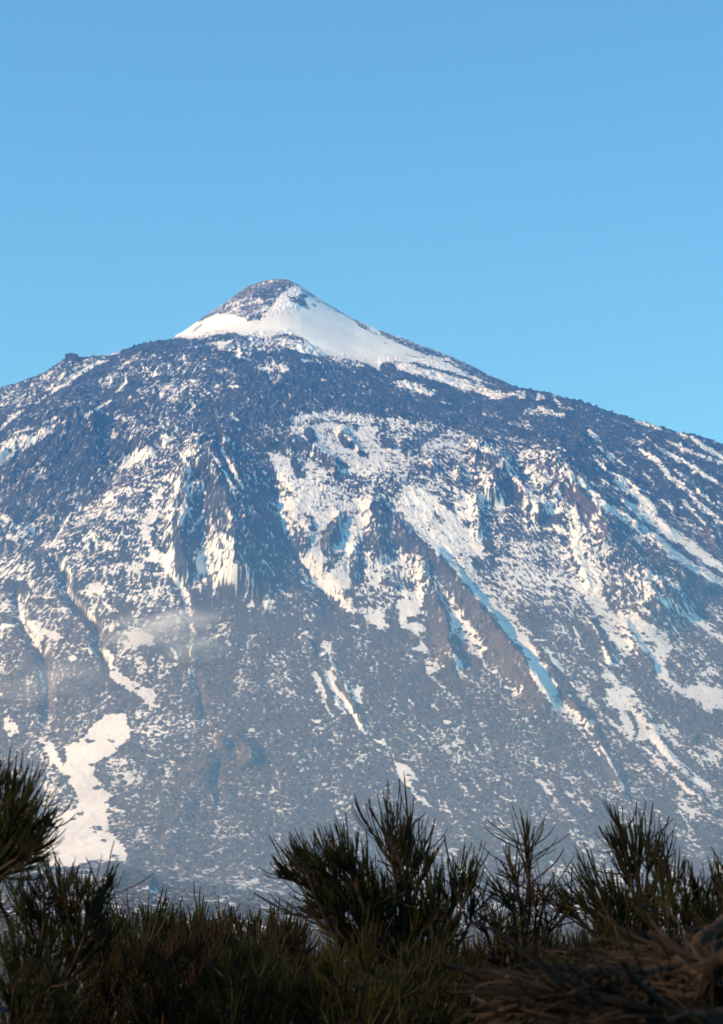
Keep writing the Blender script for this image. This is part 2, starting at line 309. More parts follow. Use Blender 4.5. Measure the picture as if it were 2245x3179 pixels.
# left face (sheet G)
P(D, .62, 8, 'G', '100,460 280,470 370,455 300,520 270,600 290,660 240,650 180,610 60,610 60,540'); P(D, .05, 6, 'G', '370,460 500,400 500,560 420,620 290,640 280,600 300,530'); P(D, .07, 20, 'G', '0,0 900,0 980,60 830,230 700,340 560,380 440,460 100,460 0,380')
P(D, .4, 10, 'G', '240,20 400,20 400,110 300,110'); Ln(D, .8, 4, 'G', '765,80 770,110'); P(D, .45, 9, 'G', '0,380 60,400 110,470 60,520 0,500'); Ln(D, .9, 9, 'G', '600,380 560,450 520,500 500,560 430,650 380,670')
P(D, .97, 7, 'G', '1240,370 1320,370 1300,460 1260,480 1250,560 1280,640 1250,660 1200,600 1170,500 1190,440 1230,420'); P(D, .97, 7, 'G', '1250,660 1330,680 1400,730 1450,680 1470,760 1440,860 1460,900 1380,880 1330,800 1220,790 1130,740 1200,740 1240,740')
P(D, .85, 9, 'G', '1300,160 1360,170 1350,330 1290,380 1230,370 1260,260'); P(D, .7, 9, 'G', '1120,170 1230,160 1250,200 1150,230'); Ln(D, .9, 9, 'G', '1400,380 1440,450 1460,570'); P(D, .85, 5, 'G', '1390,490 1430,490 1460,580 1430,570')
P(D, .8, 5, 'G', '1470,80 1520,80 1500,200 1440,360 1380,380 1440,260'); P(D, .8, 6, 'G', '1550,0 1621,0 1621,360 1540,420 1490,530 1500,400 1530,260 1580,120'); P(D, .05, 6, 'G', '1490,540 1621,420 1621,700 1580,900 1540,980 1480,900 1460,700 1440,430 1490,380')
Ln(D, .9, 9, 'G', '440,720 500,810 580,880 600,910'); P(D, .9, 5, 'G', '680,1060 740,980 830,970 860,1030 760,1081 700,1081'); Ln(D, .9, 5, 'G', '590,800 640,815 720,805'); Ln(D, .9, 4, 'G', '680,890 740,850 790,840'); Ln(D, .85, 5, 'G', '580,575 630,550')
Ln(D, .9, 7, 'G', '1420,900 1500,960 1560,1030'); P(D, .9, 5, 'G', '220,950 320,940 280,990 300,1050 260,1040'); Ln(D, .9, 6, 'G', '0,800 60,790'); P(D, .12, 14, 'G', '200,700 330,690 440,740 540,900 540,1000 380,880 240,820')
P(D, .75, 8, 'G', '700,570 740,570 740,640 700,620'); P(D, .75, 8, 'G', '850,640 960,650 940,690 880,680'); P(D, .9, 5, 'G', '1240,1030 1320,1020 1320,1081 1260,1081'); P(D, .65, 12, 'G', '1040,800 1180,800 1180,1060 1040,1081 1060,940'); P(D, .1, 8, 'G', '1000,560 1080,560 1060,740 1040,1000 1000,1000 1020,760')
P(D, .6, 12, 'G', '820,250 940,200 1000,320 900,380 740,440 680,420'); P(D, .10, 8, 'G', '1270,640 1340,620 1400,700 1380,730 1310,680'); P(D, .1, 6, 'G', '1180,660 1250,680 1250,740 1180,740')
# spur (sheets E, H)
P(D, .08, 14, 'Z', '560,1500 640,1380 720,1330 800,1380 860,1500 870,1620 960,1790 1090,1950 1050,1980 640,1900 590,1830 555,1640')
P(D, .45, 10, 'E', '60,400 220,400 250,480 180,620 60,560'); P(D, .1, 8, 'E', '230,660 400,660 440,860 400,1000 260,980 230,800'); Ln(D, .85, 9, 'E', '390,440 380,530 420,610 480,720 560,860'); Ln(D, .85, 7, 'E', '240,500 330,620 410,740 470,860 490,960')
Ln(D, .8, 8, 'E', '0,540 60,600 100,680 90,800'); P(D, .7, 10, 'E', '60,860 130,780 240,820 240,900 130,960 30,1081 20,1000'); Ln(D, .6, 6, 'E', '640,700 680,820'); Ln(D, .8, 6, 'E', '720,800 760,850'); Ln(D, .6, 6, 'E', '440,240 520,290')
P(D, .8, 5, 'H', '20,120 60,20 130,0 130,80 60,150 20,250 0,240'); Ln(D, .85, 7, 'H', '240,60 210,140 160,200 120,270'); P(D, .7, 8, 'H', '210,290 290,180 330,170 310,280 390,280 470,310 480,360 470,470 490,600 470,680 440,750 400,740 390,640 340,660 320,750 280,890 270,850 300,700 300,650 240,720 220,850 210,800 220,700 200,640 150,720 120,770 150,600 170,470')
P(D, .72, 6, 'H', '250,500 300,360 400,300 470,420 470,560 490,620 430,740 400,660 300,640 200,620'); Ln(D, .6, 5, 'H', '150,480 90,580'); Ln(D, .7, 5, 'H', '110,600 80,700'); Ln(D, .9, 7, 'H', '180,600 190,740 190,800')
Ln(D, .9, 7, 'H', '600,120 620,180 600,270'); Ln(D, .85, 8, 'H', '440,100 450,180 420,260'); P(D, .85, 4, 'H', '590,860 640,830 650,880 610,990 585,930'); Ln(D, .8, 5, 'H', '600,760 570,820 545,880'); Ln(D, .8, 6, 'H', '690,340 700,390')
Ln(D, .6, 8, 'H', '650,500 670,620 640,740'); Ln(D, .6, 8, 'H', '760,480 770,590'); P(D, .45, 8, 'H', '750,840 860,850 930,960 940,1000 860,1000 820,960 690,920 690,880'); Ln(D, .5, 4, 'H', '820,520 910,610'); Ln(D, .5, 4, 'H', '760,160 830,220'); Ln(D, .6, 5, 'H', '550,560 540,700')
P(D, .95, 6, 'H', '830,60 870,160 880,260 930,340 1000,310 1090,180 1060,80 1040,0 800,0'); P(D, .2, 4, 'H', '880,100 940,110 950,160 900,150'); P(D, .92, 5, 'H', '1060,0 1160,0 1140,120 1160,190 1150,320 1100,420 1080,470 1020,500 1110,610 1170,740 1220,770 1310,830 1390,940 1430,1000 1470,970 1530,950 1600,1040 1621,1040 1621,860 1500,760 1450,700 1460,560 1430,520 1540,300 1560,120 1500,160 1440,200 1440,300 1400,440 1320,560 1250,500 1200,400 1220,280 1300,160 1400,100 1621,60 1621,0')
P(D, .6, 12, 'H', '960,200 1100,180 1100,300 1000,320 930,280'); P(D, .2, 8, 'H', '1010,310 1100,330 1100,420 1020,470 980,400'); P(D, .12, 7, 'H', '1220,290 1290,200 1400,190 1370,320 1300,420 1260,470 1220,440'); P(D, .95, 5, 'H', '1400,200 1460,170 1440,300 1380,450 1320,450 1370,340')
P(D, .25, 8, 'H', '1190,520 1320,520 1300,600 1220,600'); P(D, .08, 8, 'H', '1450,560 1560,560 1580,680 1520,740 1450,700'); P(D, .12, 8, 'H', '1500,340 1621,300 1621,560 1510,520'); P(D, .06, 5, 'H', '1410,750 1500,750 1490,830 1400,830'); P(D, .08, 6, 'H', '1000,540 1100,600 1170,740 1190,790 1320,840 1430,1000 1440,1081 1240,1000 1060,900 980,760')
P(D, .45, 8, 'H', '1030,560 1080,620 1150,740 1190,870 1150,890 1100,800 1040,700'); P(D, .05, 5, 'H', '1460,980 1540,960 1590,1040 1460,1040'); P(D, .12, 10, 'H', '620,0 820,20 880,250 960,440 1000,560 1000,900 760,800 500,700 500,300 560,100')
P(D, .03, 8, 'H', '500,720 560,900 440,900 330,900 340,760 400,760 460,740'); P(D, .02, 8, 'H', '0,300 100,280 200,240 150,440 90,560 80,640 0,640'); P(D, .95, 5, 'H', '0,670 40,720 100,790 120,900 110,1030 60,900 40,800'); P(D, .04, 10, 'H', '120,820 340,900 560,920 940,1010 1000,1060 120,1060')
# face below the snow field (sheet I)
P(D, .72, 10, 'I', '100,60 380,60 560,80 580,200 560,340 620,420 560,500 380,400 260,360 120,340 80,200'); P(D, .5, 12, 'I', '0,330 180,340 380,360 340,560 200,560 60,560 0,540'); P(D, .1, 8, 'I', '200,260 330,290 400,350 300,340 210,320'); P(D, .3, 10, 'I', '240,200 300,180 500,300 500,380 420,330 330,270')
P(D, .97, 4, 'I', '100,560 200,540 260,560 260,620 300,650 330,660 240,670 220,710 170,670 120,630'); P(D, .97, 4, 'I', '370,430 440,420 570,490 540,540 600,560 520,560 500,600 440,590 510,630 620,660 600,740 560,770 620,860 600,890 540,860 450,860 540,820 540,770 480,700 400,680 370,630 380,560 350,480')
P(D, .03, 3, 'I', '250,600 300,590 310,640 260,635'); P(D, .03, 3, 'I', '445,590 500,580 520,620 450,630'); P(D, .03, 3, 'I', '520,560 580,560 580,600 520,590'); P(D, .03, 3, 'I', '530,710 600,710 610,745 550,745'); P(D, .04, 6, 'I', '580,420 700,400 800,560 820,760 760,860 620,800 600,650 620,540'); P(D, .04, 5, 'I', '550,500 640,500 600,540')
P(D, .85, 5, 'I', '800,390 860,500 900,600 980,640 1060,780 1130,850 1080,880 1100,960 1050,920 960,900 930,800 860,740 820,620'); P(D, .55, 8, 'I', '800,390 900,420 960,520 960,580 880,560'); Ln(D, .8, 10, 'I', '820,580 830,680 800,760'); Ln(D, .7, 9, 'I', '820,880 880,960 860,1030')
P(D, .7, 8, 'I', '590,940 700,920 740,1000 700,1060 600,1060'); Ln(D, .85, 9, 'I', '1080,940 1110,1000 1200,1060'); P(D, .04, 12, 'I', '740,80 860,220 960,340 1100,480 1200,600 1280,740 1400,860 1500,1020 1420,1081 1200,900 1060,760 900,500 760,320 640,200 600,80')
P(D, .98, 4, 'I', '640,0 800,0 830,160 940,250 1080,360 1200,470 1340,640 1460,760 1520,900 1621,1040 1621,1081 1520,1060 1440,940 1400,850 1280,740 1200,600 1130,510 1020,430 960,330 860,210 740,80')
P(D, .85, 9, 'I', '830,60 980,60 1000,200 1100,300 1240,420 1300,520 1400,640 1480,720 1400,720 1300,620 1200,470 1080,370 940,260 840,170'); P(D, .12, 10, 'I', '1000,80 1200,90 1220,160 1060,220 1010,180'); P(D, .6, 16, 'I', '1200,60 1621,0 1621,420 1460,500 1300,460 1160,340 1100,280 1180,240')
P(D, .14, 12, 'I', '1480,480 1621,480 1621,760 1540,780 1460,680 1440,560'); Ln(D, .85, 6, 'I', '1420,660 1500,740 1540,780 1600,770'); P(D, .9, 4, 'I', '430,900 490,905 490,950 450,930'); P(D, .1, 14, 'I', '-60,560 80,600 200,700 400,700 520,760 430,900 560,1000 300,1081 -60,1081')
P(D, .15, 8, 'I', '1180,280 1240,330 1150,340'); P(D, .2, 8, 'I', '0,70 80,160 60,320 0,320'); P(D, .15, 6, 'I', '280,20 380,20 370,80 300,90')
# lower left (sheet K)
P(D, .95, 4, 'K', '690,110 740,40 840,20 860,80 780,130 740,110 700,135'); P(D, .95, 4, 'K', '850,170 900,190 980,260 940,275 880,230'); P(D, .9, 4, 'K', '770,300 860,390 1000,370 960,430 900,430 840,400'); P(D, .97, 4, 'K', '970,430 1100,440 1200,430 1290,470 1310,550 1190,560 1120,600 1070,560 1010,520 1100,520 1060,480')
P(D, .95, 4, 'K', '200,340 350,345 340,400 460,430 540,480 500,500 400,480 330,470 250,420'); P(D, .95, 3, 'K', '550,530 620,530 640,560 590,570'); P(D, .95, 3, 'K', '660,560 790,580 770,610 700,590'); P(D, .95, 3, 'K', '570,650 640,640 650,675 600,680'); Ln(D, .9, 9, 'K', '0,340 20,380 100,390 130,370'); P(D, .9, 5, 'K', '210,0 310,0 280,50 250,60'); Ln(D, .85, 7, 'K', '280,130 400,150 500,150')
Ln(D, .95, 6, 'K', '560,60 620,140 660,190 740,280 830,390'); Ln(D, .95, 8, 'K', '150,100 160,230 190,340 220,420 300,520 350,600'); P(D, .95, 4, 'K', '820,570 920,590 960,660 930,700 1040,800 1160,880 1260,900 1310,970 1290,1010 1360,1081 1260,1060 1180,990 1080,930 1000,890 910,800 900,700 860,620')
P(D, .03, 3, 'K', '1120,890 1190,900 1150,920'); P(D, .03, 3, 'K', '1090,950 1160,955 1130,975'); P(D, .03, 3, 'K', '1280,1035 1330,1035 1310,1055'); P(D, .04, 6, 'K', '560,130 640,220 760,340 850,410 820,470 760,460 680,330 600,220'); P(D, .04, 6, 'K', '840,600 890,680 910,780 850,800 820,700'); P(D, .06, 8, 'K', '900,820 1080,940 1180,1000 1220,1060 1000,1040 880,900')
P(D, .05, 12, 'K', '200,460 330,600 440,640 430,1081 320,1081 300,760 180,700'); P(D, .05, 8, 'K', '30,0 190,0 260,90 160,120 140,250 40,120'); Ln(D, .6, 9, 'K', '330,760 370,900 350,1081'); P(D, .55, 14, 'K', '1000,100 1180,60 1230,180 1360,200 1350,260 1220,280 1060,180')
Ln(D, .9, 5, 'K', '1120,660 1200,690'); Ln(D, .9, 5, 'K', '1080,690 1100,720 1060,720'); Ln(D, .9, 7, 'K', '1240,770 1310,860 1380,900'); Ln(D, .9, 6, 'K', '1200,810 1280,880'); Ln(D, .95, 5, 'K', '1370,945 1400,920 1440,935'); Ln(D, .8, 6, 'K', '1100,750 1220,750'); P(D, .9, 5, 'K', '1190,900 1300,940 1310,980 1200,930')
P(D, .95, 5, 'K', '1470,0 1560,90 1530,110 1480,40'); P(D, .9, 5, 'K', '1550,170 1600,170 1610,340 1570,280'); P(D, .95, 4, 'K', '1590,360 1621,440 1640,560 1570,600 1560,550 1600,480'); Ln(D, .8, 9, 'K', '1430,560 1480,640 1480,740'); P(D, .05, 8, 'K', '1330,480 1440,620 1470,740 1380,660 1300,520'); P(D, .42, 16, 'K', '1000,560 1300,600 1480,740 1560,900 1500,1000 1280,900 1000,720')
P(D, .85, 5, 'K', '1240,60 1330,60 1310,100 1260,90'); P(D, .9, 5, 'K', '460,320 540,320 500,340')
# lower middle (sheet L)
P(D, .9, 4, 'L', '110,100 140,110 170,200 150,230 120,180'); Ln(D, .9, 8, 'L', '100,100 130,230 110,330 120,400'); Ln(D, .85, 7, 'L', '40,90 20,140'); P(D, .95, 3, 'L', '1030,130 1080,150 1100,180 1150,220 1110,230 1060,180 1020,160'); P(D, .97, 3, 'L', '1220,230 1300,260 1290,320 1380,350 1350,370 1290,340 1250,340 1200,390 1180,340 1240,330 1200,290')
P(D, .97, 3, 'L', '1230,470 1260,490 1330,560 1310,590 1340,620 1400,690 1450,760 1500,850 1520,920 1470,880 1400,790 1360,720 1290,660 1260,600 1240,540'); P(D, .95, 3, 'L', '1290,710 1340,700 1390,790 1420,870 1370,850 1310,770'); P(D, .8, 4, 'L', '1120,500 1190,500 1210,580 1260,700 1260,780 1330,900 1290,880 1230,780 1180,700 1090,610 1180,630 1150,560')
P(D, .9, 3, 'L', '1390,580 1440,570 1430,640 1500,650 1510,600 1560,620 1530,680 1550,770 1480,750 1460,700 1420,670'); P(D, .9, 3, 'L', '1500,920 1550,960 1590,1020 1560,1010 1520,970'); Ln(D, .9, 6, 'L', '1340,470 1390,520'); P(D, .02, 5, 'L', '1060,200 1120,230 1170,330 1210,400 1300,480 1350,540 1380,600 1400,680 1450,740 1420,720 1340,620 1320,540 1260,470 1210,430 1110,350')
P(D, .02, 4, 'L', '1220,540 1260,620 1300,700 1380,880 1320,860 1260,720'); P(D, .45, 8, 'L', '980,170 1030,200 1110,340 1100,370 1000,290'); Ln(D, .9, 7, 'L', '1120,900 1180,920 1230,910'); Ln(D, .9, 6, 'L', '900,510 930,560 1000,620'); Ln(D, .9, 4, 'L', '870,650 860,690'); Ln(D, .85, 6, 'L', '1270,340 1290,400 1330,490'); Ln(D, .8, 4, 'L', '800,430 900,440 960,460')
P(D, .35, 20, 'L', '350,560 450,560 460,640 360,640'); Ln(D, .9, 7, 'L', '50,580 100,620 170,720'); Ln(D, .95, 5, 'L', '210,750 230,800 240,860'); P(D, .32, 20, 'L', '0,450 130,500 180,700 0,760'); P(D, .30, 20, 'L', '0,820 280,900 280,1081 0,1081'); Ln(D, .9, 8, 'L', '590,1000 650,990'); Ln(D, .8, 6, 'L', '550,1000 610,1030'); P(D, .1, 16, 'L', '150,200 270,200 260,560 330,900 400,1081 280,1000 200,700 120,420')
P(D, .06, 14, 'L', '700,700 900,660 1000,760 880,960 700,900'); P(D, .05, 8, 'L', '1230,0 1400,0 1450,60 1300,50'); P(D, .5, 8, 'L', '1050,20 1130,20 1120,60 1060,50'); Ln(D, .8, 5, 'L', '1450,100 1540,140'); P(D, .28, 25, 'L', '900,120 1150,260 1100,420 800,440 700,200'); Ln(D, .85, 5, 'L', '380,160 400,200'); P(D, .35, 12, 'L', '340,60 430,60 430,200 340,200')
# lower right (sheets M, O)
P(D, .97, 4, 'M', '0,260 60,400 150,500 230,620 240,720 330,830 420,900 540,930 530,970 450,960 480,1060 540,1081 460,1060 400,980 260,840 180,760 100,680 0,520'); P(D, .8, 5, 'M', '170,700 260,740 300,860 360,960 300,920 220,820'); P(D, .03, 6, 'M', '0,200 100,280 170,400 300,560 420,720 560,880 580,910 480,900 380,830 240,700 230,610 130,440')
Ln(D, .9, 9, 'M', '110,290 170,360 240,460 290,510'); Ln(D, .8, 6, 'M', '330,580 420,660'); P(D, .95, 3, 'M', '310,690 340,690 350,720 320,710'); P(D, .85, 8, 'M', '540,0 700,0 760,90 860,180 880,300 780,420 700,300 620,120'); P(D, .9, 5, 'M', '440,0 500,60 580,160 640,270 700,400 760,440 700,480 640,420 600,260 540,150 470,60')
P(D, .02, 5, 'M', '500,40 560,60 620,160 680,280 700,380 760,450 700,440 640,330 580,180'); P(D, .95, 6, 'M', '720,0 880,40 1020,100 1160,180 1200,300 1140,420 1160,560 1280,640 1440,600 1621,640 1621,820 1540,860 1440,840 1300,720 1180,600 1060,540 1010,420 900,280 800,120'); P(D, .45, 14, 'M', '1100,160 1300,240 1500,380 1621,400 1621,620 1400,600 1240,540 1160,420 1200,300')
P(D, .03, 5, 'M', '840,200 960,330 1040,420 1070,540 960,460 880,300'); P(D, .25, 14, 'M', '980,0 1140,60 1400,200 1621,360 1621,260 1380,120 1200,0'); Ln(D, .85, 16, 'M', '1340,0 1480,120 1640,260'); P(D, .95, 4, 'M', '620,480 700,520 800,640 940,740 1020,860 980,900 940,880 960,960 1040,1081 920,1081 840,920 760,860 700,800 640,800 640,740 580,700 640,660 680,620 600,540')
P(D, .02, 4, 'M', '650,560 750,660 720,660'); P(D, .02, 4, 'M', '640,680 700,720 760,820 850,830 920,980 900,1040 840,940 740,820'); P(D, .02, 6, 'M', '980,880 1060,920 1120,1081 1060,1060'); P(D, .95, 4, 'M', '1060,940 1120,950 1200,1060 1160,1081 1110,1030'); P(D, .85, 5, 'M', '820,640 940,760 960,840 1000,880 860,760')
P(D, .03, 8, 'M', '420,90 500,110 560,200 620,330 630,420 560,380 480,330 460,200 400,140'); P(D, .03, 8, 'M', '470,560 600,580 640,660 600,740 640,830 560,740'); P(D, .45, 8, 'M', '380,500 480,490 440,540 480,680 620,840 560,830 440,700'); Ln(D, .9, 7, 'M', '360,110 400,200 430,310 470,310'); Ln(D, .85, 7, 'M', '800,420 830,500 960,570 1100,640'); P(D, .2, 16, 'M', '850,380 980,460 1050,560 1200,680 1100,760 1200,860 1080,900 900,720 800,560 780,480')
P(D, .07, 20, 'M', '1060,680 1300,740 1500,860 1621,860 1621,1081 1300,1081 1060,840'); P(D, .95, 3, 'M', '1220,870 1250,870 1270,930 1240,920'); P(D, .6, 6, 'M', '640,860 700,920 820,1000 900,1081 780,1060 660,930'); P(D, .5, 8, 'M', '0,860 120,880 200,980 180,1020 60,910')
P(D, .75, 6, 'O', '860,90 920,110 1000,180 1070,200 1010,240 950,200'); Ln(D, .9, 8, 'O', '1000,260 1040,290 1090,360'); Ln(D, .7, 5, 'O', '1090,360 1130,420 1190,550'); P(D, .6, 7, 'O', '620,40 780,40 800,120 870,240 800,180 740,100 680,90'); Ln(D, .95, 8, 'O', '340,120 370,150'); Ln(D, .95, 9, 'O', '390,200 430,205'); Ln(D, .95, 9, 'O', '430,285 465,315'); Ln(D, .95, 7, 'O', '455,340 460,380'); Ln(D, .95, 8, 'O', '90,280 140,300'); Ln(D, .9, 6, 'O', '90,315 120,330')
P(D, .97, 4, 'O', '170,370 240,400 290,460 240,450 270,500 330,560 350,580 300,570 240,500 200,450 180,420'); Ln(D, .03, 4, 'O', '230,430 250,435'); Ln(D, .9, 6, 'O', '280,490 320,510'); Ln(D, .95, 8, 'O', '0,80 20,110'); Ln(D, .95, 9, 'O', '0,160 10,200 45,245'); Ln(D, .9, 7, 'O', '230,90 265,130'); Ln(D, .9, 6, 'O', '285,260 320,300'); Ln(D, .8, 7, 'O', '330,0 400,50'); Ln(D, .9, 6, 'O', '530,300 540,325')
Ln(D, .85, 5, 'O', '700,240 750,310'); P(D, .95, 4, 'O', '790,430 830,460 880,530 850,520 800,460'); Ln(D, .8, 8, 'O', '780,370 860,400'); Ln(D, .9, 9, 'O', '920,500 960,530'); Ln(D, .85, 8, 'O', '530,470 560,510'); Ln(D, .7, 5, 'O', '600,500 700,560'); P(D, .55, 12, 'O', '740,320 920,370 950,440 800,400'); Ln(D, .85, 7, 'O', '1000,540 1050,600'); Ln(D, .85, 8, 'O', '690,220 740,240'); Ln(D, .9, 7, 'O', '780,280 820,290')
P(D, .92, 4, 'O', '1240,290 1300,330 1400,420 1500,520 1600,560 1621,600 1560,570 1440,490 1340,390'); P(D, .92, 4, 'O', '1290,190 1360,300 1440,370 1560,480 1590,520 1480,460 1380,370 1300,270'); P(D, .95, 4, 'O', '1330,210 1380,240 1440,310 1400,300'); P(D, .95, 4, 'O', '1110,60 1160,110 1220,200 1250,280 1200,240 1130,130'); P(D, .85, 5, 'O', '1120,0 1220,60 1300,160 1360,270 1280,220 1160,80')
P(D, .85, 5, 'O', '1530,310 1621,340 1621,370 1560,350'); P(D, .6, 6, 'O', '1410,560 1500,580 1621,660 1560,650 1440,600'); Ln(D, .8, 7, 'O', '1430,600 1500,700'); Ln(D, .6, 6, 'O', '1260,410 1320,480'); P(D, .03, 12, 'O', '1030,240 1180,400 1220,560 1100,380'); P(D, .12, 25, 'O', '0,400 160,400 160,560 400,660 900,640 1400,620 1400,720 0,720')
Ln(D, .8, 7, 'O', '1080,160 1180,240 1250,290'); P(D, .1, 12, 'O', '960,240 1000,340 860,380 600,300 560,160 620,130 800,240')
# valley floor, left fan and the foot of the slope (sheet N)
P(D, .99, 4, 'N', '690,30 790,30 800,90 830,130 810,190 750,250 680,310 600,340 590,430 630,450 650,510 720,550 660,590 740,620 820,660 840,700 780,700 690,640 680,700 700,780 760,790 790,860 800,930 770,1000 700,960 560,970 450,1000 160,1000 160,900 330,760 340,660 460,640 490,600 470,520 420,450 390,380 420,290 400,240 500,200 600,90')
P(D, .96, 5, 'N', '170,130 260,190 330,220 400,360 440,440 400,430 320,330 260,240'); P(D, .55, 8, 'N', '240,270 380,380 430,460 480,600 400,640 300,620 180,540 180,420 280,440 260,320'); P(D, .95, 3, 'N', '20,50 70,50 110,110 130,160 60,180 20,130')
P(D, .5, 12, 'N', '680,300 860,330 900,460 830,480 740,420 660,420 600,400'); P(D, .55, 10, 'N', '680,620 860,700 850,900 780,860 700,780'); P(D, .42, 18, 'N', '820,0 1040,0 1060,220 900,260 820,200 860,120'); P(D, .03, 6, 'N', '820,180 900,130 870,200 920,300 820,290 680,310 760,250'); Ln(D, .9, 4, 'N', '820,135 900,115'); Ln(D, .95, 5, 'N', '990,130 1040,160'); Ln(D, .9, 5, 'N', '920,290 990,310')
Ln(D, .9, 5, 'N', '930,570 1000,610'); Ln(D, .9, 5, 'N', '690,400 780,420 830,410'); P(D, .3, 25, 'N', '860,460 1100,420 1080,720 880,700'); P(D, .08, 20, 'N', '1000,560 1150,600 1050,860 960,900 900,820'); Ln(D, .9, 4, 'N', '950,870 985,905'); P(D, .07, 20, 'N', '1340,200 1540,190 1621,330 1621,700 1560,560 1480,340 1380,420 1340,700 1100,900 1050,880 1200,600')
for s in ('560,750 700,770', '600,40 640,40', '490,130 550,130', '440,150 480,165', '470,200 500,210', '680,195 715,210', '380,180 440,190', '560,350 600,355', '630,370 670,380', '640,340 700,350', '550,200 600,205', '480,660 520,665', '450,695 475,697', '580,775 620,785', '630,825 670,835', '700,930 745,940', '730,820 790,830', '390,270 410,290', '350,545 400,550', '400,520 470,540', '580,500 640,495', '720,250 760,255', '280,870 310,880', '320,905 360,915'):
    Ln(D, .01, 6, 'N', s)
P(D, .06, 12, 'N', '560,970 700,950 860,1000 960,1060 1000,1110 880,1150 760,1200 640,1190 580,1110 700,1080 620,1010'); P(D, .6, 8, 'N', '170,1020 500,1030 720,1070 620,1100 560,1090 400,1060'); Ln(D, .9, 5, 'N', '600,1180 700,1210 850,1170 960,1140'); P(D, .24, 20, 'N', '900,960 1621,960 1621,1216 1000,1216 1000,1080')
Ln(D, .97, 4, 'N', '1010,1110 1120,1120 1200,1140 1350,1155'); Ln(D, .9, 3, 'N', '1240,1190 1330,1215'); Ln(D, .85, 3, 'N', '1060,1065 1140,1070'); Ln(D, .85, 3, 'N', '1560,1110 1610,1110'); P(D, .22, 25, 'N', '1180,700 1500,720 1500,960 1200,960')
P(D, .35, 20, 'N', '850,560 880,700 900,830 850,860 820,700'); P(D, .30, 30, 'Z', '-60,2760 600,2760 1100,2800 2260,2840 2260,3010 -60,3010')
for i in range(110):
    rx, ry = rngP.uniform(200, 2000), rngP.uniform(2700, 2880)
    Ln(D, rngP.uniform(.6, .95), 3, 'Z', '%f,%f %f,%f' % (rx, ry, rx + rngP.uniform(15, 60), ry + rngP.uniform(-3, 6)))

P(D, 0.04, 20, 'Z', '-60,2895 1100,2900 2300,2910 2300,3020 -60,3020')
Ln(D, .90, 11, 'Z', '1700,2165 1750,2205 1800,2250 1842,2285')
Ln(D, .85, 7, 'Z', '1835,2275 1880,2340 1915,2400 1950,2485')
# reddish rock
RED = np.zeros((RH, RW))
P(RED, .9, 12, 'B', '480,190 610,115 880,60 1000,110 1000,150 860,130 720,150 660,190 560,220'); P(RED, .5, 10, 'B', '1040,140 1200,210 1400,330 1640,470 1640,520 1400,420 1200,310 1060,200'); P(RED, .5, 15, 'B', '200,420 400,290 560,200 700,200 700,380 500,360 300,400')
P(RED, .8, 20, 'D', '100,600 300,820 440,900 560,1081 400,1081 200,880 80,700'); P(RED, .9, 20, 'J', '330,0 480,30 620,160 660,280 650,400 560,330 440,180'); P(RED, 1, 8, 'J', '1390,250 1520,250 1590,460 1540,450 1440,330')
P(RED, .4, 18, 'F', '200,760 420,720 620,930 740,1060 560,1060 420,960'); P(RED, .35, 18, 'I', '560,60 760,80 980,330 1180,620 1300,800 1100,760 900,420 600,240'); P(RED, .6, 16, 'F', '1180,420 1240,420 1280,560 1200,560'); P(RED, .5, 20, 'H', '1200,250 1280,250 1260,480 1190,440')
P(RED, .4, 35, 'N', '1340,190 1380,230 1100,740 1000,900 1040,760 1200,460'); P(RED, .7, 10, 'N', '1490,380 1550,420 1600,640 1560,600'); P(RED, .35, 30, 'N', '700,1000 1621,900 1621,1180 1000,1060'); P(RED, .6, 18, 'G', '960,60 1100,20 900,260 700,360 720,320'); P(RED, .5, 18, 'G', '300,620 420,600 420,700 240,760'); P(RED, .5, 8, 'A', '340,215 540,100 540,130 400,200'); P(RED, .5, 15, 'M', '560,30 640,60 760,120 700,140')
P(RED, .45, 25, 'K', '640,220 740,330 700,360 640,280'); P(RED, .35, 40, 'L', '300,300 700,600 700,1000 300,1081')

# lava roughness (metres) over the face
RUF = np.full((RH, RW), 2.0)
P(RUF, 8.0, 40, 'Z', '-60,1000 200,1000 550,940 1150,1030 1600,1100 2300,1250 2300,1700 1900,1540 1750,1430 1480,1350 1000,1290 800,1360 560,1390 420,1400 330,1500 100,1680 -60,1700')
P(RUF, 5.5, 50, 'Z', '560,1400 820,1380 900,1500 1500,1350 1750,1450 1900,1650 1450,1800 1300,1720 1000,1820 640,1880 560,1700')
P(RUF, 1.0, 10, 'B', '-20,545 220,400 480,200 700,70 960,90 1300,250 1700,440 1700,830 1560,750 1250,700 1100,630 930,510 560,530 300,520 100,565')
P(RUF, 5.0, 12, 'B', '300,400 520,180 700,80 900,70 1080,180 1000,340 760,380 620,430'); P(RUF, 1.2, 12, 'C', '-20,20 300,120 600,270 800,330 400,320 0,290')

# ridges (+) and gullies (-): height m, width left px, width right px, points going downhill
REL = np.zeros((RH, RW))
def Rg(h, w1, w2, s, ends=0.12, sheet='Z', pw=1.0):
    p = pts_of(sheet, s); w, gx, gy = window(p, max(w1, w2))
    d, side, arc = seg_dist(gx, gy, p)
    t = np.clip(1 - d / np.where(side > 0, w1, w2), 0, 1)
    t = np.where(t < 0.3, t * t / 0.6, t - 0.15) / 0.85
    e = sst(np.clip(np.minimum(arc, 1 - arc) / max(ends, 1e-3), 0, 1)) if ends > 0 else 1
    REL[w] += (h * 0.62 if abs(h) <= 12 else h) * t ** pw * e
Rg(38, 60, 75, '560,1440 575,1500 562,1600 553,1650 568,1750 590,1820')
Rg(48, 110, 170, '585,1360 640,1440 690,1540 724,1650 730,1790 715,1860')
Rg(12, 20, 35, '694,1350 716,1466 761,1522 790,1560'); Rg(-18, 60, 60, '840,1450 865,1605 901,1716 968,1790 1079,1930')
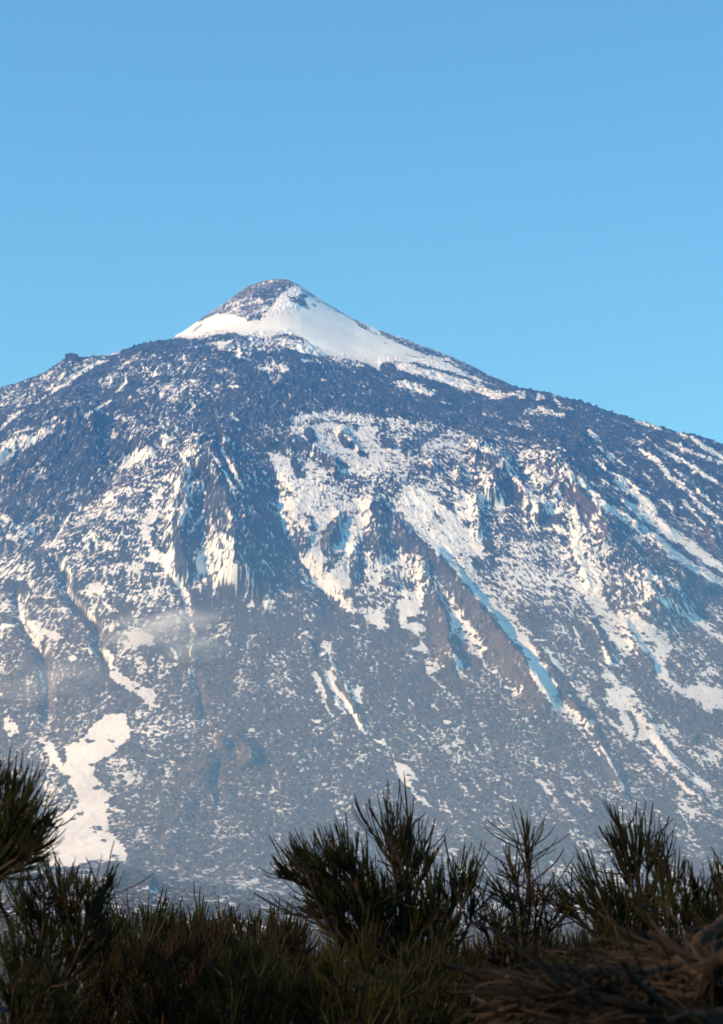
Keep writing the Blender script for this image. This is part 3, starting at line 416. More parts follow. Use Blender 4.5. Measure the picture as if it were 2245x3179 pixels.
Rg(11, 24, 28, '800,1380 872,1367 902,1407 938,1459'); Rg(15, 34, 30, '885,1345 957,1385 1024,1422 1060,1480'); Rg(11, 40, 24, '1055,1320 1110,1390 1100,1400')
Rg(9, 25, 20, '942,1320 980,1370'); Rg(9, 30, 22, '1050,1330 1100,1380')
Rg(15, 70, 30, '1115,1525 1174,1562 1207,1607 1252,1658 1307,1699 1355,1727 1385,1755', .25)
Rg(28, 90, 34, '1285,1675 1355,1727 1411,1790 1466,1864 1522,1923 1566,1994 1607,2038 1645,2090 1695,2155 1745,2235', .2)
Rg(16, 40, 50, '1148,1540 1152,1600 1172,1650 1185,1760'); Rg(28, 80, 60, '1450,1400 1500,1398 1537,1424 1548,1446 1540,1520 1530,1580'); Rg(14, 34, 26, '1478,1530 1485,1600 1492,1680')
Rg(12, 22, 26, '1335,1430 1350,1470'); Rg(12, 24, 24, '1425,1440 1432,1510'); Rg(10, 20, 26, '1205,1360 1225,1395'); Rg(10, 24, 26, '1250,1360 1275,1420')
Rg(22, 60, 40, '1548,1440 1600,1500 1660,1575 1710,1620'); Rg(44, 170, 170, '1640,1360 1682,1392 1719,1437 1756,1489 1800,1540 1830,1575 1867,1617 1885,1654 1890,1698 1926,1742 1978,1779 2034,1831 2089,1883 2163,1950', 0.2)
Rg(10, 20, 25, '1775,1691 1808,1772 1840,1840'); Rg(15, 45, 40, '1837,1550 1904,1598 2015,1661 2126,1772 2245,1842'); Rg(10, 30, 35, '1782,1363 1874,1437 1960,1507 2037,1600 2110,1680'); Rg(10, 30, 35, '1978,1385 2089,1459 2200,1570 2290,1650'); Rg(12, 40, 40, '2070,1367 2163,1407 2290,1450')
Rg(9, 14, 22, '2165,1650 2200,1640 2235,1720', 0.3)
Rg(28, 90, 170, '330,1290 281,1298 178,1320 92,1387 0,1443 -60,1470'); Rg(-24, 120, 70, '470,1400 370,1450 307,1535 260,1580 150,1640 60,1700'); Rg(9, 20, 30, '480,1390 430,1440 370,1465')
Rg(-9, 24, 30, '340,1130 240,1180 160,1230 40,1320'); Rg(8, 22, 24, '400,1140 280,1200 180,1270 60,1340'); Rg(8, 22, 24, '350,1270 250,1310 150,1330')
Rg(10, 25, 22, '560,1330 500,1380'); Rg(-16, 34, 20, '141,1709 178,1746 207,1783 207,1830 237,1874 307,1948 304,2000 333,2059 340,2096')
Rg(-14, 40, 30, '50,1800 67,1922 96,1985 137,2037 148,2081 150,2170 150,2280'); Rg(-12, 24, 26, '544,1800 577,1855 592,1930 588,2010'); Rg(-9, 26, 30, '600,2080 631,2190 642,2260')
Rg(13, 50, 40, '670,2330 700,2298 740,2296 775,2330 790,2380'); Rg(9, 60, 60, '665,2310 620,2400 560,2510 490,2650'); Rg(-5, 30, 40, '600,2400 545,2500 490,2630'); Rg(-8, 30, 24, '680,2370 675,2440 690,2520'); Rg(12, 50, 36, '280,2745 400,2722 460,2738 500,2765', 0.2)
Rg(8, 26, 14, '939,1964 994,2048 1020,2140 1068,2215'); Rg(7, 20, 14, '1016,2048 1068,2122 1105,2207 1142,2270'); Rg(-7, 20, 20, '980,2010 1005,2100 1050,2190')
Rg(8, 26, 34, '1645,1989 1700,2040 1734,2130 1793,2196 1850,2250'); Rg(11, 34, 22, '1825,1910 1882,2011 1911,2066'); Rg(12, 34, 22, '1930,1920 1978,2000 2026,2066 2037,2100'); Rg(6, 30, 25, '1963,2189 2015,2240 2052,2300 2150,2450 2245,2560'); Rg(9, 30, 25, '1736,2142 1842,2262 1912,2404 1948,2495')
Rg(16, 60, 34, '1290,1720 1340,1830 1385,1920 1392,2000 1430,2090'); Rg(-10, 30, 26, '1079,1613 1062,1660 1042,1716'); Rg(13, 30, 24, '1060,1590 1040,1650 1010,1720'); Rg(9, 30, 20, '965,1620 962,1670 945,1720'); Rg(11, 26, 26, '1095,1690 1110,1800'); Rg(-8, 24, 20, '1115,1760 1130,1820'); Rg(8, 22, 24, '1190,1800 1240,1830')
Rg(9, 18, 14, '1172,1800 1210,1795 1245,1830', .25); Rg(7, 20, 18, '620,1950 600,2000 610,2080')

def bil(M, px, py):
    x = np.clip((px - RX0) * RSC - 0.5, 0, RW - 1.001); y = np.clip((py - RY0) * RSC - 0.5, 0, RH - 1.001)
    xi = x.astype(np.int32); yi = y.astype(np.int32); fx = x - xi; fy = y - yi
    return (M[yi, xi] * (1 - fx) + M[yi, xi + 1] * fx) * (1 - fy) + (M[yi + 1, xi] * (1 - fx) + M[yi + 1, xi + 1] * fx) * fy

# ------------------------------------------------------------------ mountain: one height field, fan shaped grid
YO = 200.0
Y_CREST, Y_CONE = 5350.0, 5780.0
def poly(px, s):
    v = np.array([float(t) for t in s.replace(',', ' ').split()]).reshape(-1, 2)
    return np.interp(px, v[:, 0], v[:, 1])
def poly_s(px, s, w):
    o = np.linspace(-1, 1, 15); k = 1 + np.cos(np.pi * o); k = k / k.sum()
    return sum(kk * poly(px + oo * w, s) for oo, kk in zip(o, k))
SHOULDER = '-4500,2950 -3000,2300 -1400,1560 -500,1330 -60,1222 0,1202 60,1183 130,1160 190,1122 200,1113 260,1108 330,1102 370,1090 420,1070 470,1058 520,1052 560,1050 620,1044 700,1034 760,1036 830,1046 900,1040 940,1048 980,1076 1060,1100 1150,1124 1260,1130 1340,1150 1430,1180 1500,1200 1566,1195 1640,1205 1700,1219 1760,1234 1850,1258 1900,1280 1960,1297 2020,1314 2100,1338 2160,1348 2200,1360 2245,1380 2300,1405 2800,1650 3800,2150 5200,2950'
CONE = '400,1300 545,1050 570,1033 630,990 700,940 740,910 775,887 800,880 830,871 870,866 890,868 930,886 980,920 1040,957 1100,992 1200,1036 1300,1072 1400,1113 1460,1140 1520,1172 1566,1194 1640,1240 1800,1400'
TOE = '-800,2660 -60,2690 400,2700 600,2740 900,2790 1300,2830 2300,2860 3300,2860'

NC = 1150
ca = np.concatenate([-np.geomspace(1.2, 0.175, 40, endpoint=False), np.linspace(-0.172, 0.172, NC), np.geomspace(0.175, 1.2, 40, endpoint=False)[::-1][::-1]])
ca = np.sort(ca)
s_t = np.linspace(0, 1, 400)
slope = np.interp(s_t, [0, .06, .18, .35, .6, .78, .9, .97, 1.0], [.09, .30, .58, .72, .80, .78, .62, .45, .33])
gz = np.concatenate([[0], np.cumsum((slope[1:] + slope[:-1]) / 2)]); gz /= gz[-1]
Y_FLOOR = 2300.0
def Ycrest(a): return Y_CREST - 260 * np.clip(np.abs(a) / 0.17, 0, 3) ** 1.6 * 0.35
def Ytoe(a): return 2900 + 420 * np.clip(np.abs(a) / 0.17, 0, 3) ** 1.7 * 0.3
def base_height(a, Y):
    X = a * (Y + YO)
    yc = Ycrest(a); yt = Ytoe(a)
    pxa = CX + FPX * a * (4500 + YO) / 4500 / CP      # photo column of this azimuth, roughly
    pxc = CX + FPX * a * (yc + YO) / yc / 1.02
    zc = tan_el(poly_s(pxc, SHOULDER, 260)) * yc + CAM_Z
    zt = tan_el(poly_s(pxa, TOE, 200)) * yt + CAM_Z
    t = (Y - yt) / (yc - yt)
    z = zt + (zc - zt) * np.interp(t, s_t, gz)
    # valley floor before the toe
    q = np.clip((Y - 550) / (yt - 550), 0, 1)
    z = np.where(t < 0, -9 + (zt + 9) * q ** 1.25, z)
    # behind the crest: a gentle shelf, then the far side falls away
    b = np.clip(Y - yc, 0, None)
    z = np.where(t > 1, zc + 0.10 * np.clip(b, 0, 120) - 0.25 * np.clip(b - 120, 0, 400) - 0.5 * np.clip(b - 520, 0, None), z)
    # summit cone
    pxn = CX + FPX * a * (Y_CONE + YO) / Y_CONE / 1.03
    zn = tan_el(poly_s(pxn, CONE, 10)) * Y_CONE + CAM_Z
    dy = Y - Y_CONE
    foot = zc + 0.10 * 25 - 4                           # the cone meets the shelf just behind the shoulder's edge
    k = ((zn - foot) / (np.sqrt((Y_CONE - yc - 25) ** 2 + 45.0 ** 2) - 45.0)).clip(0.12, 1.0)
    cone = zn - np.where(dy < 0, k, 0.6) * (np.sqrt(dy * dy + 45.0 ** 2) - 45.0)
    on = (pxn > 400) & (pxn < 1800)
    cone = np.where(on & (Y > yc - 60), cone, -500.0)
    return X, z, cone
# rows: even in the picture on the face, coarse elsewhere
Yp = np.linspace(2750, 5350, 3000); _, zp, _ = base_height(np.zeros(3000) - 0.03, Yp)
_, pyp = project(-0.03 * (Yp + YO), Yp, zp)
cum = (np.abs(np.gradient(pyp)) / np.abs(pyp[0] - pyp[-1])) * 0.72 + 0.28 / 3000; cum = np.cumsum(cum); cum = (cum - cum[0]) / (cum[-1] - cum[0])
rows = np.concatenate([np.linspace(560, 2750, 260, endpoint=False), np.interp(np.linspace(0, 1, 1280), cum, Yp), np.linspace(5353, 5840, 300), np.geomspace(5846, 7600, 26)])
AA, YY = np.meshgrid(ca, rows)
XX, ZS, ZC = base_height(AA, YY); ZZ = np.maximum(ZS, ZC)
edge = np.clip((0.172 - np.abs(AA)) / 0.004, 0, 1)            # surveyed part; plain noise outside
def apply_surv(ZZ):
    px, py = project(XX, YY, ZZ)
    jx = perlin(XX / 17, YY / 17, 3) * 4.5 + perlin(XX / 6, YY / 6, 5) * 3; jy = perlin(XX / 17, YY / 17, 4) * 4.5 + perlin(XX / 6, YY / 6, 6) * 3
    return px, py, jx, jy
px, py, jx, jy = apply_surv(ZZ)
rel = bil(REL, px + jx * .8, py + jy * .8) * edge
for it in range(4):                                           # the surveyed ridges keep their places once they stand up
    _, pyr = project(XX, YY, ZZ + rel)
    rel = rel * 0.35 + 0.65 * bil(REL, px + jx * .8, pyr + jy * .8) * edge
t_ = (YY - Ytoe(AA)) / (Ycrest(AA) - Ytoe(AA)); onface = sst(np.clip(t_ * 12, 0, 1))
ruf = bil(RUF, px, py) * edge + 6 * (1 - edge)
ruf = ruf * (0.25 + 0.75 * onface)
# warp for flow-like lava folds; radial coordinates round the summit give fall-line grain
ax_, ay_ = -190.0, 5650.0
RAD = np.hypot(XX - ax_, YY - ay_); ANG = np.arctan2(XX - ax_, ay_ - YY)
wx = fbm(XX / 90, YY / 90, 3, 11) * 60; wy = fbm(XX / 90, YY / 90, 3, 15) * 60
n1 = fbm((XX + wx) / 58, (YY + wy) / 58, 5, 21, 0.55, True)
n2 = fbm((ANG * 1800 + wx * .4) / 26, (RAD + wy) / 150, 4, 31, 0.55, True)
n3 = fbm(XX / 10, YY / 10, 4, 41, 0.62, True)
n5 = fbm((ANG * 1500 + YY * 0.15 + wx * 1.6) / 46, (RAD + wy * 1.5) / 75, 4, 161, 0.55, True)
rough = ruf * (n1 * 1.6 + n2 * np.clip((RAD - 500) / 900, 0.1, 0.8)) * 1.0 + np.minimum(ruf, 8) * (n3 * 0.34 + 0.22 * fbm(XX / 5, YY / 5, 3, 171, 0.6, True)) + np.clip(ruf - 4, 0, 4) * 3.4 * n5
ZS = ZS + rel * (1 + 0.9 * n1 + 0.2 * fbm((ANG * 1800) / 20, RAD / 50, 3, 141, 0.6)) + rough * (1 + np.clip(np.abs(rel), 0, 30) / 45)
ZC = ZC + np.where(ZC > -400, (n1 * 2.0 + n3 * 1.9) * np.clip(ruf - 0.6, 0.4, 5), 0)
# pull the two skylines back onto the surveyed ones (per azimuth column)
def smooth1(v, k=25):
    w = np.hanning(k + 2)[1:-1]; w /= w.sum(); return np.convolve(np.pad(v, k // 2, mode='edge'), w, 'valid')
cols = np.arange(AA.shape[1])
def skyfit(Zq, mask, line, k):
    tn = np.where(mask, (Zq - CAM_Z) / YY, -9); h = tn.argmax(0); cur = tn[h, cols]
    pxc, _ = project(XX[h, cols], YY[h, cols], Zq[h, cols])
    d = np.where(cur > -5, tan_el(poly(pxc, line)) - cur, 0).clip(-0.03, 0.03)
    return smooth1(d, k)[None, :] * YY, YY[h, cols][None, :]
cr, _ = skyfit(ZS, (YY < Ycrest(AA) + 150) & (YY > 4300), SHOULDER, 31)
ZS = ZS + cr * np.clip((YY - 4500) / (5230 - 4500), 0, 1) ** 2
_mt = (YY < Ycrest(AA) + 150) & (YY > 4300)
tnq = np.where(_mt, (ZS - CAM_Z) / YY, -9); hq = tnq.argmax(0); pq, _ = project(XX[hq, cols], YY[hq, cols], ZS[hq, cols])
crag = 15 * np.abs(perlin(pq / 23, pq * 0 + 7.4, 131)) + 12 * np.abs(perlin(pq / 9, pq * 0 + 3.3, 133)) + 5 * perlin(pq / 60, pq * 0 + 1.7, 135) - 4.5      # blocky lava along the edge
crag = crag * (1 - 0.85 * np.exp(-((pq - 225) / 50) ** 2))
dq = (tan_el(poly(pq, SHOULDER) - crag) - tnq[hq, cols]).clip(-0.01, 0.01)
ZS = ZS + dq[None, :] * YY * np.exp(-np.abs(YY - YY[hq, cols][None, :]) / 14)
cr, yh = skyfit(ZC, (ZC > -400) & (YY < 5850), CONE, 5)
pk = perlin(XX / 9, XX * 0, 151) * 2.2 + perlin(XX / 30, XX * 0, 152) * 3
ZC = np.where(ZC > -400, ZC + (cr + pk) * np.exp(-np.abs(YY - Y_CONE) / 60), ZC)
ISC = ZC > ZS
ZZ = np.maximum(ZS, ZC)
ZZ = np.maximum(ZZ, -12.0)
px, py = project(XX, YY, ZZ)
# snow amount against terrain grain
stk = fbm((ANG * 1800 + wx * .5) / 26, (RAD + wy) / 150, 4, 181, 0.62)
dens = bil(D, px + jx, py + jy)
dens = np.clip(dens + 3.2 * fbm(XX / 45, YY / 60, 3, 121, 0.6) * dens * (1 - dens), 0.0, 1.0)
dens = np.where(dens < 0.962, dens * (1 - 0.10 * sst(np.clip((dens - 0.5) / 0.3, 0, 1)) * (1 - np.clip((py - 1900) / 200, 0, 1))), dens)
low = sst(np.clip((py - 1750) / 350, 0, 1))
dens = np.where(dens < 0.6, dens * (1 - 0.28 * low * (py < 2690)), dens)
dens = np.clip(dens * (1 + low * 2.6 * stk * (1 - dens)) + low * 0.12 * np.clip(stk - 0.16, 0, 1), 0, 1)
gA = fbm((ANG * 1800 + wx * .3) / 5.5, (RAD) / 20, 4, 51, 0.7)
gA = gA * np.clip((RAD - 450) / 500, 0, 1)
gB = fbm(XX / 9, YY / 12, 5, 61, 0.85)
gC = fbm(XX / 6.5, YY / 8.5, 4, 71, 0.8)
cl = fbm(XX / 55, YY / 70, 3, 121, 0.6)
dzdx = np.gradient(ZZ, axis=1) / np.gradient(XX, axis=1)
grain = (gA * 1.1 + gB - 0.055 * n3 * 4 - n1 * 0.25 + n5 * 0.55 * np.clip((RAD - 250) / 300, 0, 1)) * (1 - low) + (gC * 1.2 + gA * 0.6 + gB * .35 - stk * 0.42) * low
core = np.abs(AA) < 0.172
fl = grain[core]; order = np.argsort(fl, kind='stable'); rk = np.empty(fl.size, np.float32); rk[order] = np.linspace(0, 1, fl.size)
RK = np.zeros(grain.shape, np.float32); RK[core] = rk
RK[~core] = np.clip(0.5 + grain[~core] * 1.2, 0, 1)
dens = np.where(core, dens, np.clip(0.25 + 0.5 * fbm(XX / 200, YY / 200, 3, 81), 0.05, 0.9))
snow = np.where(dens > 0.97, 0.20 + 0.25 * (0.5 - RK), dens - RK)
snow = np.where(dens > 0.9, np.maximum(snow, (dens - 0.9) * 1.6), snow)
red = bil(RED, px + jx, py + jy) * edge * np.clip(0.75 + fbm(XX / 20, YY / 20, 3, 91) * 1.5, 0, 1)
scr = sst(np.clip((py - 1720) / 300, 0, 1))
nr, ncl = AA.shape
idx = np.arange(nr * ncl).reshape(nr, ncl)
F4 = np.stack([idx[:-1, :-1], idx[:-1, 1:], idx[1:, 1:], idx[1:, :-1]], -1).reshape(-1, 4)
MM = mountain_material()
mountain = mesh_np('mountain', np.stack([XX, YY, ZZ], -1).reshape(-1, 3), F4, MM)
tag(mountain, 'volcano with dark lava slopes, snow streaked gullies and a white summit cone', 'mountain', kind='structure')
set_attr(mountain, 'snow', snow); set_attr(mountain, 'red', red); set_attr(mountain, 'scrub', scr)

# ------------------------------------------------------------------ scrub on the lower slopes and valley floor (countless: stuff)
rs = np.random.RandomState(3)
core_cols = np.where(np.abs(ca) < 0.171)[0]
def scatter(n):
    # even per picture area is uneven on the ground, so draw in world space
    a = rs.uniform(-0.171, 0.171, n); Y = np.sqrt(rs.uniform(1500.0 ** 2, 4300.0 ** 2, n))
    ci = np.clip(np.searchsorted(ca, a), 1, len(ca) - 1); ri = np.clip(np.searchsorted(rows, Y), 1, len(rows) - 1)
    return ci, ri
ci, ri = scatter(190000)
x0, y0, z0 = XX[ri, ci], YY[ri, ci], ZZ[ri, ci]
dd, ss = dens[ri, ci], snow[ri, ci]
low_ = low[ri, ci]
clump = np.clip(0.55 + 1.6 * fbm(x0 / 40, y0 / 40, 3, 101), 0.1, 1)
keep = (rs.rand(len(ci)) < low_ * clump * np.where(ss > 0.05, 0.10, 0.75) * np.where(dd > .93, 0.0, 1.0) * np.where(py[ri, ci] > 2690, 0.5, 1.0))
# lone shrubs standing out on the snow fans
x0, y0, z0, dd, ss = x0[keep], y0[keep], z0[keep], dd[keep], ss[keep]
gzy = np.gradient(ZZ, axis=0) / np.gradient(YY, axis=0); gg = gzy[ri[keep], ci[keep]].clip(-.2, .9)
rad = rs.gamma(3.2, 0.55, len(x0)).clip(0.8, 5.0); rad = np.where(dd > .6, rad * 1.15, rad)
# the plain between the near bushes and the slope
nf = 26000; af = rs.uniform(-.2, .2, nf); yf_ = np.sqrt(rs.uniform(70.0 ** 2, 1500.0 ** 2, nf)); xf_ = af * (yf_ + YO)
rf = np.clip(np.searchsorted(rows, yf_), 1, len(rows) - 1); cf = np.clip(np.searchsorted(ca, af), 1, len(ca) - 1)
def ground_h(X, Y):
    f = sst(np.clip((Y - 20) / 160, 0, 1))
    return -10.5 * f + fbm(X / 3.0, Y / 3.0, 3, 111) * 0.12 * (1 - f) + fbm(X / 60, Y / 60, 3, 113) * 1.2 * f
zf_ = np.where(yf_ < 600, ground_h(xf_, yf_), ZZ[rf, cf]); zf_ = np.maximum(zf_, np.where(yf_ > 560, ZZ[rf, cf], -99))
x0 = np.concatenate([x0, xf_]); y0 = np.concatenate([y0, yf_]); z0 = np.concatenate([z0, zf_]); gg = np.concatenate([gg, np.zeros(nf)])
rad = np.concatenate([rad, rs.gamma(4, .28, nf).clip(.4, 2.2)])
nS = len(x0)
th = np.linspace(0, 2 * np.pi, 8, endpoint=False)
ring = [(1.0, -0.25), (0.86, 0.28), (0.50, 0.56)]
V = np.zeros((nS, 25, 3)); ph = rs.uniform(0, 6.28, nS)
for k, (rr, hh) in enumerate(ring):
    jit = 1 + rs.uniform(-0.22, 0.22, (nS, 8))
    V[:, k * 8:(k + 1) * 8, 0] = x0[:, None] + rad[:, None] * 1.25 * rr * jit * np.cos(th + ph[:, None])
    V[:, k * 8:(k + 1) * 8, 1] = y0[:, None] + rad[:, None] * rr * jit * np.sin(th + ph[:, None])
    V[:, k * 8:(k + 1) * 8, 2] = z0[:, None] + rad[:, None] * (hh + rs.uniform(-0.12, 0.12, (nS, 8)))
V[:, 24] = np.stack([x0, y0, z0 + rad * 0.64], -1)
# tilt with the slope: shear by local gradient
V[:, :, 2] += (V[:, :, 1] - y0[:, None]) * gg[:, None]
Fs = []
for k in range(2):
    for j in range(8):
        Fs.append([k * 8 + j, k * 8 + (j + 1) % 8, (k + 1) * 8 + (j + 1) % 8, (k + 1) * 8 + j])
for j in range(0, 8, 2):
    Fs.append([16 + j, 16 + (j + 1) % 8, 16 + (j + 2) % 8, 24])
Fs = np.array(Fs)
FF = (Fs[None] + (np.arange(nS) * 25)[:, None, None]).reshape(-1, 4)
scrub_m = simple_mat('scrub_leaves', (0.040, 0.038, 0.024), (0.12, 0.098, 0.060), 0.25, 0.9)
scrub = mesh_np('scrub', V.reshape(-1, 3), FF, scrub_m, smooth=False)
tag(scrub, 'low dark scrub dotted over the snowy lower slopes of the volcano', 'scrub', kind='stuff')
print('scrub', nS)

# ------------------------------------------------------------------ near ground
gxs = np.concatenate([-np.geomspace(9200, 60, 40), np.linspace(-55, 55, 110), np.geomspace(60, 9200, 40)])
gys = np.concatenate([-np.geomspace(3000, 12, 24), np.linspace(-10, 60, 150), np.geomspace(62, 900, 50)])
GX, GY = np.meshgrid(gxs, gys)
GZ = ground_h(GX, GY)
gi = np.arange(GX.size).reshape(GX.shape)
ground = mesh_np('ground', np.stack([GX, GY, GZ], -1).reshape(-1, 3), np.stack([gi[:-1, :-1], gi[:-1, 1:], gi[1:, 1:], gi[1:, :-1]], -1).reshape(-1, 4),
                 simple_mat('volcanic_soil', (0.020, 0.016, 0.012), (0.060, 0.045, 0.032), 1.5, 0.95, 0.5))
tag(ground, 'dark volcanic soil under the broom shrubs', 'ground', kind='structure')

# ------------------------------------------------------------------ cable car station on the left shoulder
def box_bm(parts, mat, name, parent):
    """parts: list of (x0,x1,y0,y1,z0,z1)"""
    V = []; F = []
    for (a, b, c, d, e, f) in parts:
        k = len(V)
        V += [(x, y, z) for z in (e, f) for y in (c, d) for x in (a, b)]
        F += [(k, k + 2, k + 3, k + 1), (k + 4, k + 5, k + 7, k + 6), (k, k + 1, k + 5, k + 4), (k + 2, k + 6, k + 7, k + 3), (k, k + 4, k + 6, k + 2), (k + 1, k + 3, k + 7, k + 5)]
    return mesh_np(name, np.array(V, float), np.array(F), mat, parent, smooth=False)
def ground_at(x, y):
    k = np.argmin((XX - x) ** 2 + (YY - y) ** 2); return ZZ.flat[k]
stone = simple_mat('station_stone', (0.04, 0.024, 0.020), (0.07, 0.045, 0.038), 0.4, 0.9)
roofm = simple_mat('station_roof', (0.05, 0.03, 0.03), (0.08, 0.05, 0.045), 0.5, 0.7)
darkm = simple_mat('station_opening', (0.01, 0.01, 0.012), (0.02, 0.02, 0.022), 0.5, 0.5)
yS = 5215.0
pL = at(202, 1122, yS); pR = at(239, 1122, yS)
wS = (pR[0] - pL[0]); zt = at(220, 1101, yS)[2]; zb = at(220, 1124, yS)[2] - 10
st = empty('cable_car_station', (pL[0] + wS / 2, yS, zb)); tag(st, 'small brown gabled cable car station standing on the left skyline shoulder', 'building')
H = zt - zb
box_bm([(-wS / 2, wS / 2, 0, 18, 0, H)], stone, 'wall', st)
rz = at(220, 1095, yS)[2] - zb; ez = H + 0.003
RV = np.array([(-wS / 2 - 1, -1, ez), (wS / 2 + 1, -1, ez), (wS / 2 + 1, 19, ez), (-wS / 2 - 1, 19, ez), (0, -1, rz), (0, 19, rz),
               (-wS / 2 - 1, -1, ez + 1.3), (wS / 2 + 1, -1, ez + 1.3), (wS / 2 + 1, 19, ez + 1.3), (-wS / 2 - 1, 19, ez + 1.3)])
rv = mesh_np('roof', np.array([RV[0], RV[1], RV[2], RV[3], RV[6], RV[7], RV[8], RV[9], RV[4], RV[5]]), np.array([[0, 3, 2, 1], [0, 1, 5, 4], [2, 3, 7, 6], [4, 8, 9, 7], [8, 5, 6, 9], [0, 4, 7, 3], [1, 2, 6, 5], [4, 5, 8, 8], [6, 7, 9, 9]]), roofm, st, smooth=False)
box_bm([(-wS / 2 + 1.2, -wS / 2 + 6, -0.25, 0.4, H - 9, H - 1.5)], darkm, 'opening', st)
box_bm([(-1, 1.6, -0.2, 0.4, H - 6, H - 3.5)], darkm, 'window', st); box_bm([(5, 7.6, -0.2, 0.4, H - 6, H - 3.5)], darkm, 'window', st)
box_bm([(wS / 2 + 0.01, wS / 2 + 26, 2, 14, H - 14, H - 4.5)], stone, 'terrace', st)
def tube_np(pts, rad, sides=5):
    pts = np.asarray(pts, float); rad = np.broadcast_to(rad, len(pts)); V = []; F = []
    t = np.gradient(pts, axis=0); t /= np.linalg.norm(t, axis=1)[:, None] + 1e-9
    for i, (p, d) in enumerate(zip(pts, t)):
        u = np.cross(d, (0.31, 0.2, 0.93)); u /= np.linalg.norm(u) + 1e-9; v = np.cross(d, u)
        for k in range(sides):
            a = 2 * math.pi * k / sides; V.append(p + rad[i] * (math.cos(a) * u + math.sin(a) * v))
    n = len(pts)
    for i in range(n - 1):
        for k in range(sides):
            F.append((i * sides + k, i * sides + (k + 1) % sides, (i + 1) * sides + (k + 1) % sides, (i + 1) * sides + k))
    return np.array(V), np.array(F)
wire = simple_mat('steel_cable', (0.25, 0.27, 0.3), (0.3, 0.32, 0.34), 1, 0.5)
for lab, (py0, py1) in (('upper steel cable sagging left from the cable car station', (1107, 1152)), ('lower steel cable sagging left from the cable car station', (1112, 1168))):
    A_ = at(201, py0, yS + 4); B_ = at(-160, py1 + 22, yS - 500)
    tt = np.linspace(0, 1, 14)[:, None]; pts = A_ * (1 - tt) + B_ * tt; pts[:, 2] -= 10 * 4 * (tt * (1 - tt))[:, 0]
    V, F = tube_np(pts, 0.11); o = mesh_np('cable', V, F, wire); tag(o, lab, 'cable', 'cables of the cable car')

# ------------------------------------------------------------------ broom shrubs in the foreground
def stems_mesh(P0, P1, P2, P3, r0, sides=4, seg=6):
    """cubic stems, all at once: (n,3) control points; tapered tubes"""
    n = len(P0); t = np.linspace(0, 1, seg)[None, :, None]
    C = (1 - t) ** 3 * P0[:, None] + 3 * (1 - t) ** 2 * t * P1[:, None] + 3 * (1 - t) * t * t * P2[:, None] + t ** 3 * P3[:, None]
    T = np.gradient(C, axis=1); T /= np.linalg.norm(T, axis=2, keepdims=True) + 1e-9
    U = np.cross(T, np.array([0.23, 0.95, 0.2])); U /= np.linalg.norm(U, axis=2, keepdims=True) + 1e-9; W = np.cross(T, U)
    rr = (r0[:, None] * np.interp(np.linspace(0, 1, seg), [0, .25, .8, 1], [.9, 1, .9, .6])[None])[:, :, None, None]
    a = (np.arange(sides) * 2 * np.pi / sides)[None, None, :, None]
    V = C[:, :, None, :] + rr * (np.cos(a) * U[:, :, None, :] + np.sin(a) * W[:, :, None, :])
    k, j = np.meshgrid(np.arange(seg - 1), np.arange(sides), indexing='ij')
    f = np.stack([k * sides + j, k * sides + (j + 1) % sides, (k + 1) * sides + (j + 1) % sides, (k + 1) * sides + j], -1).reshape(-1, 4)
    F = (f[None] + (np.arange(n) * seg * sides)[:, None, None]).reshape(-1, 4)
    return V.reshape(-1, 3), F
def unit(v): return v / (np.linalg.norm(v, axis=-1, keepdims=True) + 1e-9)

M_green = simple_mat('broom_stem_green', (0.005, 0.005, 0.001), (0.024, 0.023, 0.004), 9.0, 0.65)
M_olive = simple_mat('broom_stem_olive', (0.007, 0.007, 0.001), (0.034, 0.030, 0.005), 9.0, 0.65)
M_dry = simple_mat('broom_stem_dry', (0.006, 0.004, 0.001), (0.028, 0.016, 0.005), 9.0, 0.8)
M_bark = simple_mat('broom_bark', (0.009, 0.006, 0.004), (0.044, 0.029, 0.019), 14.0, 0.9, 0.6)
M_grey = simple_mat('dead_wood', (0.008, 0.005, 0.003), (0.050, 0.032, 0.021), 10.0, 0.9, 0.8)

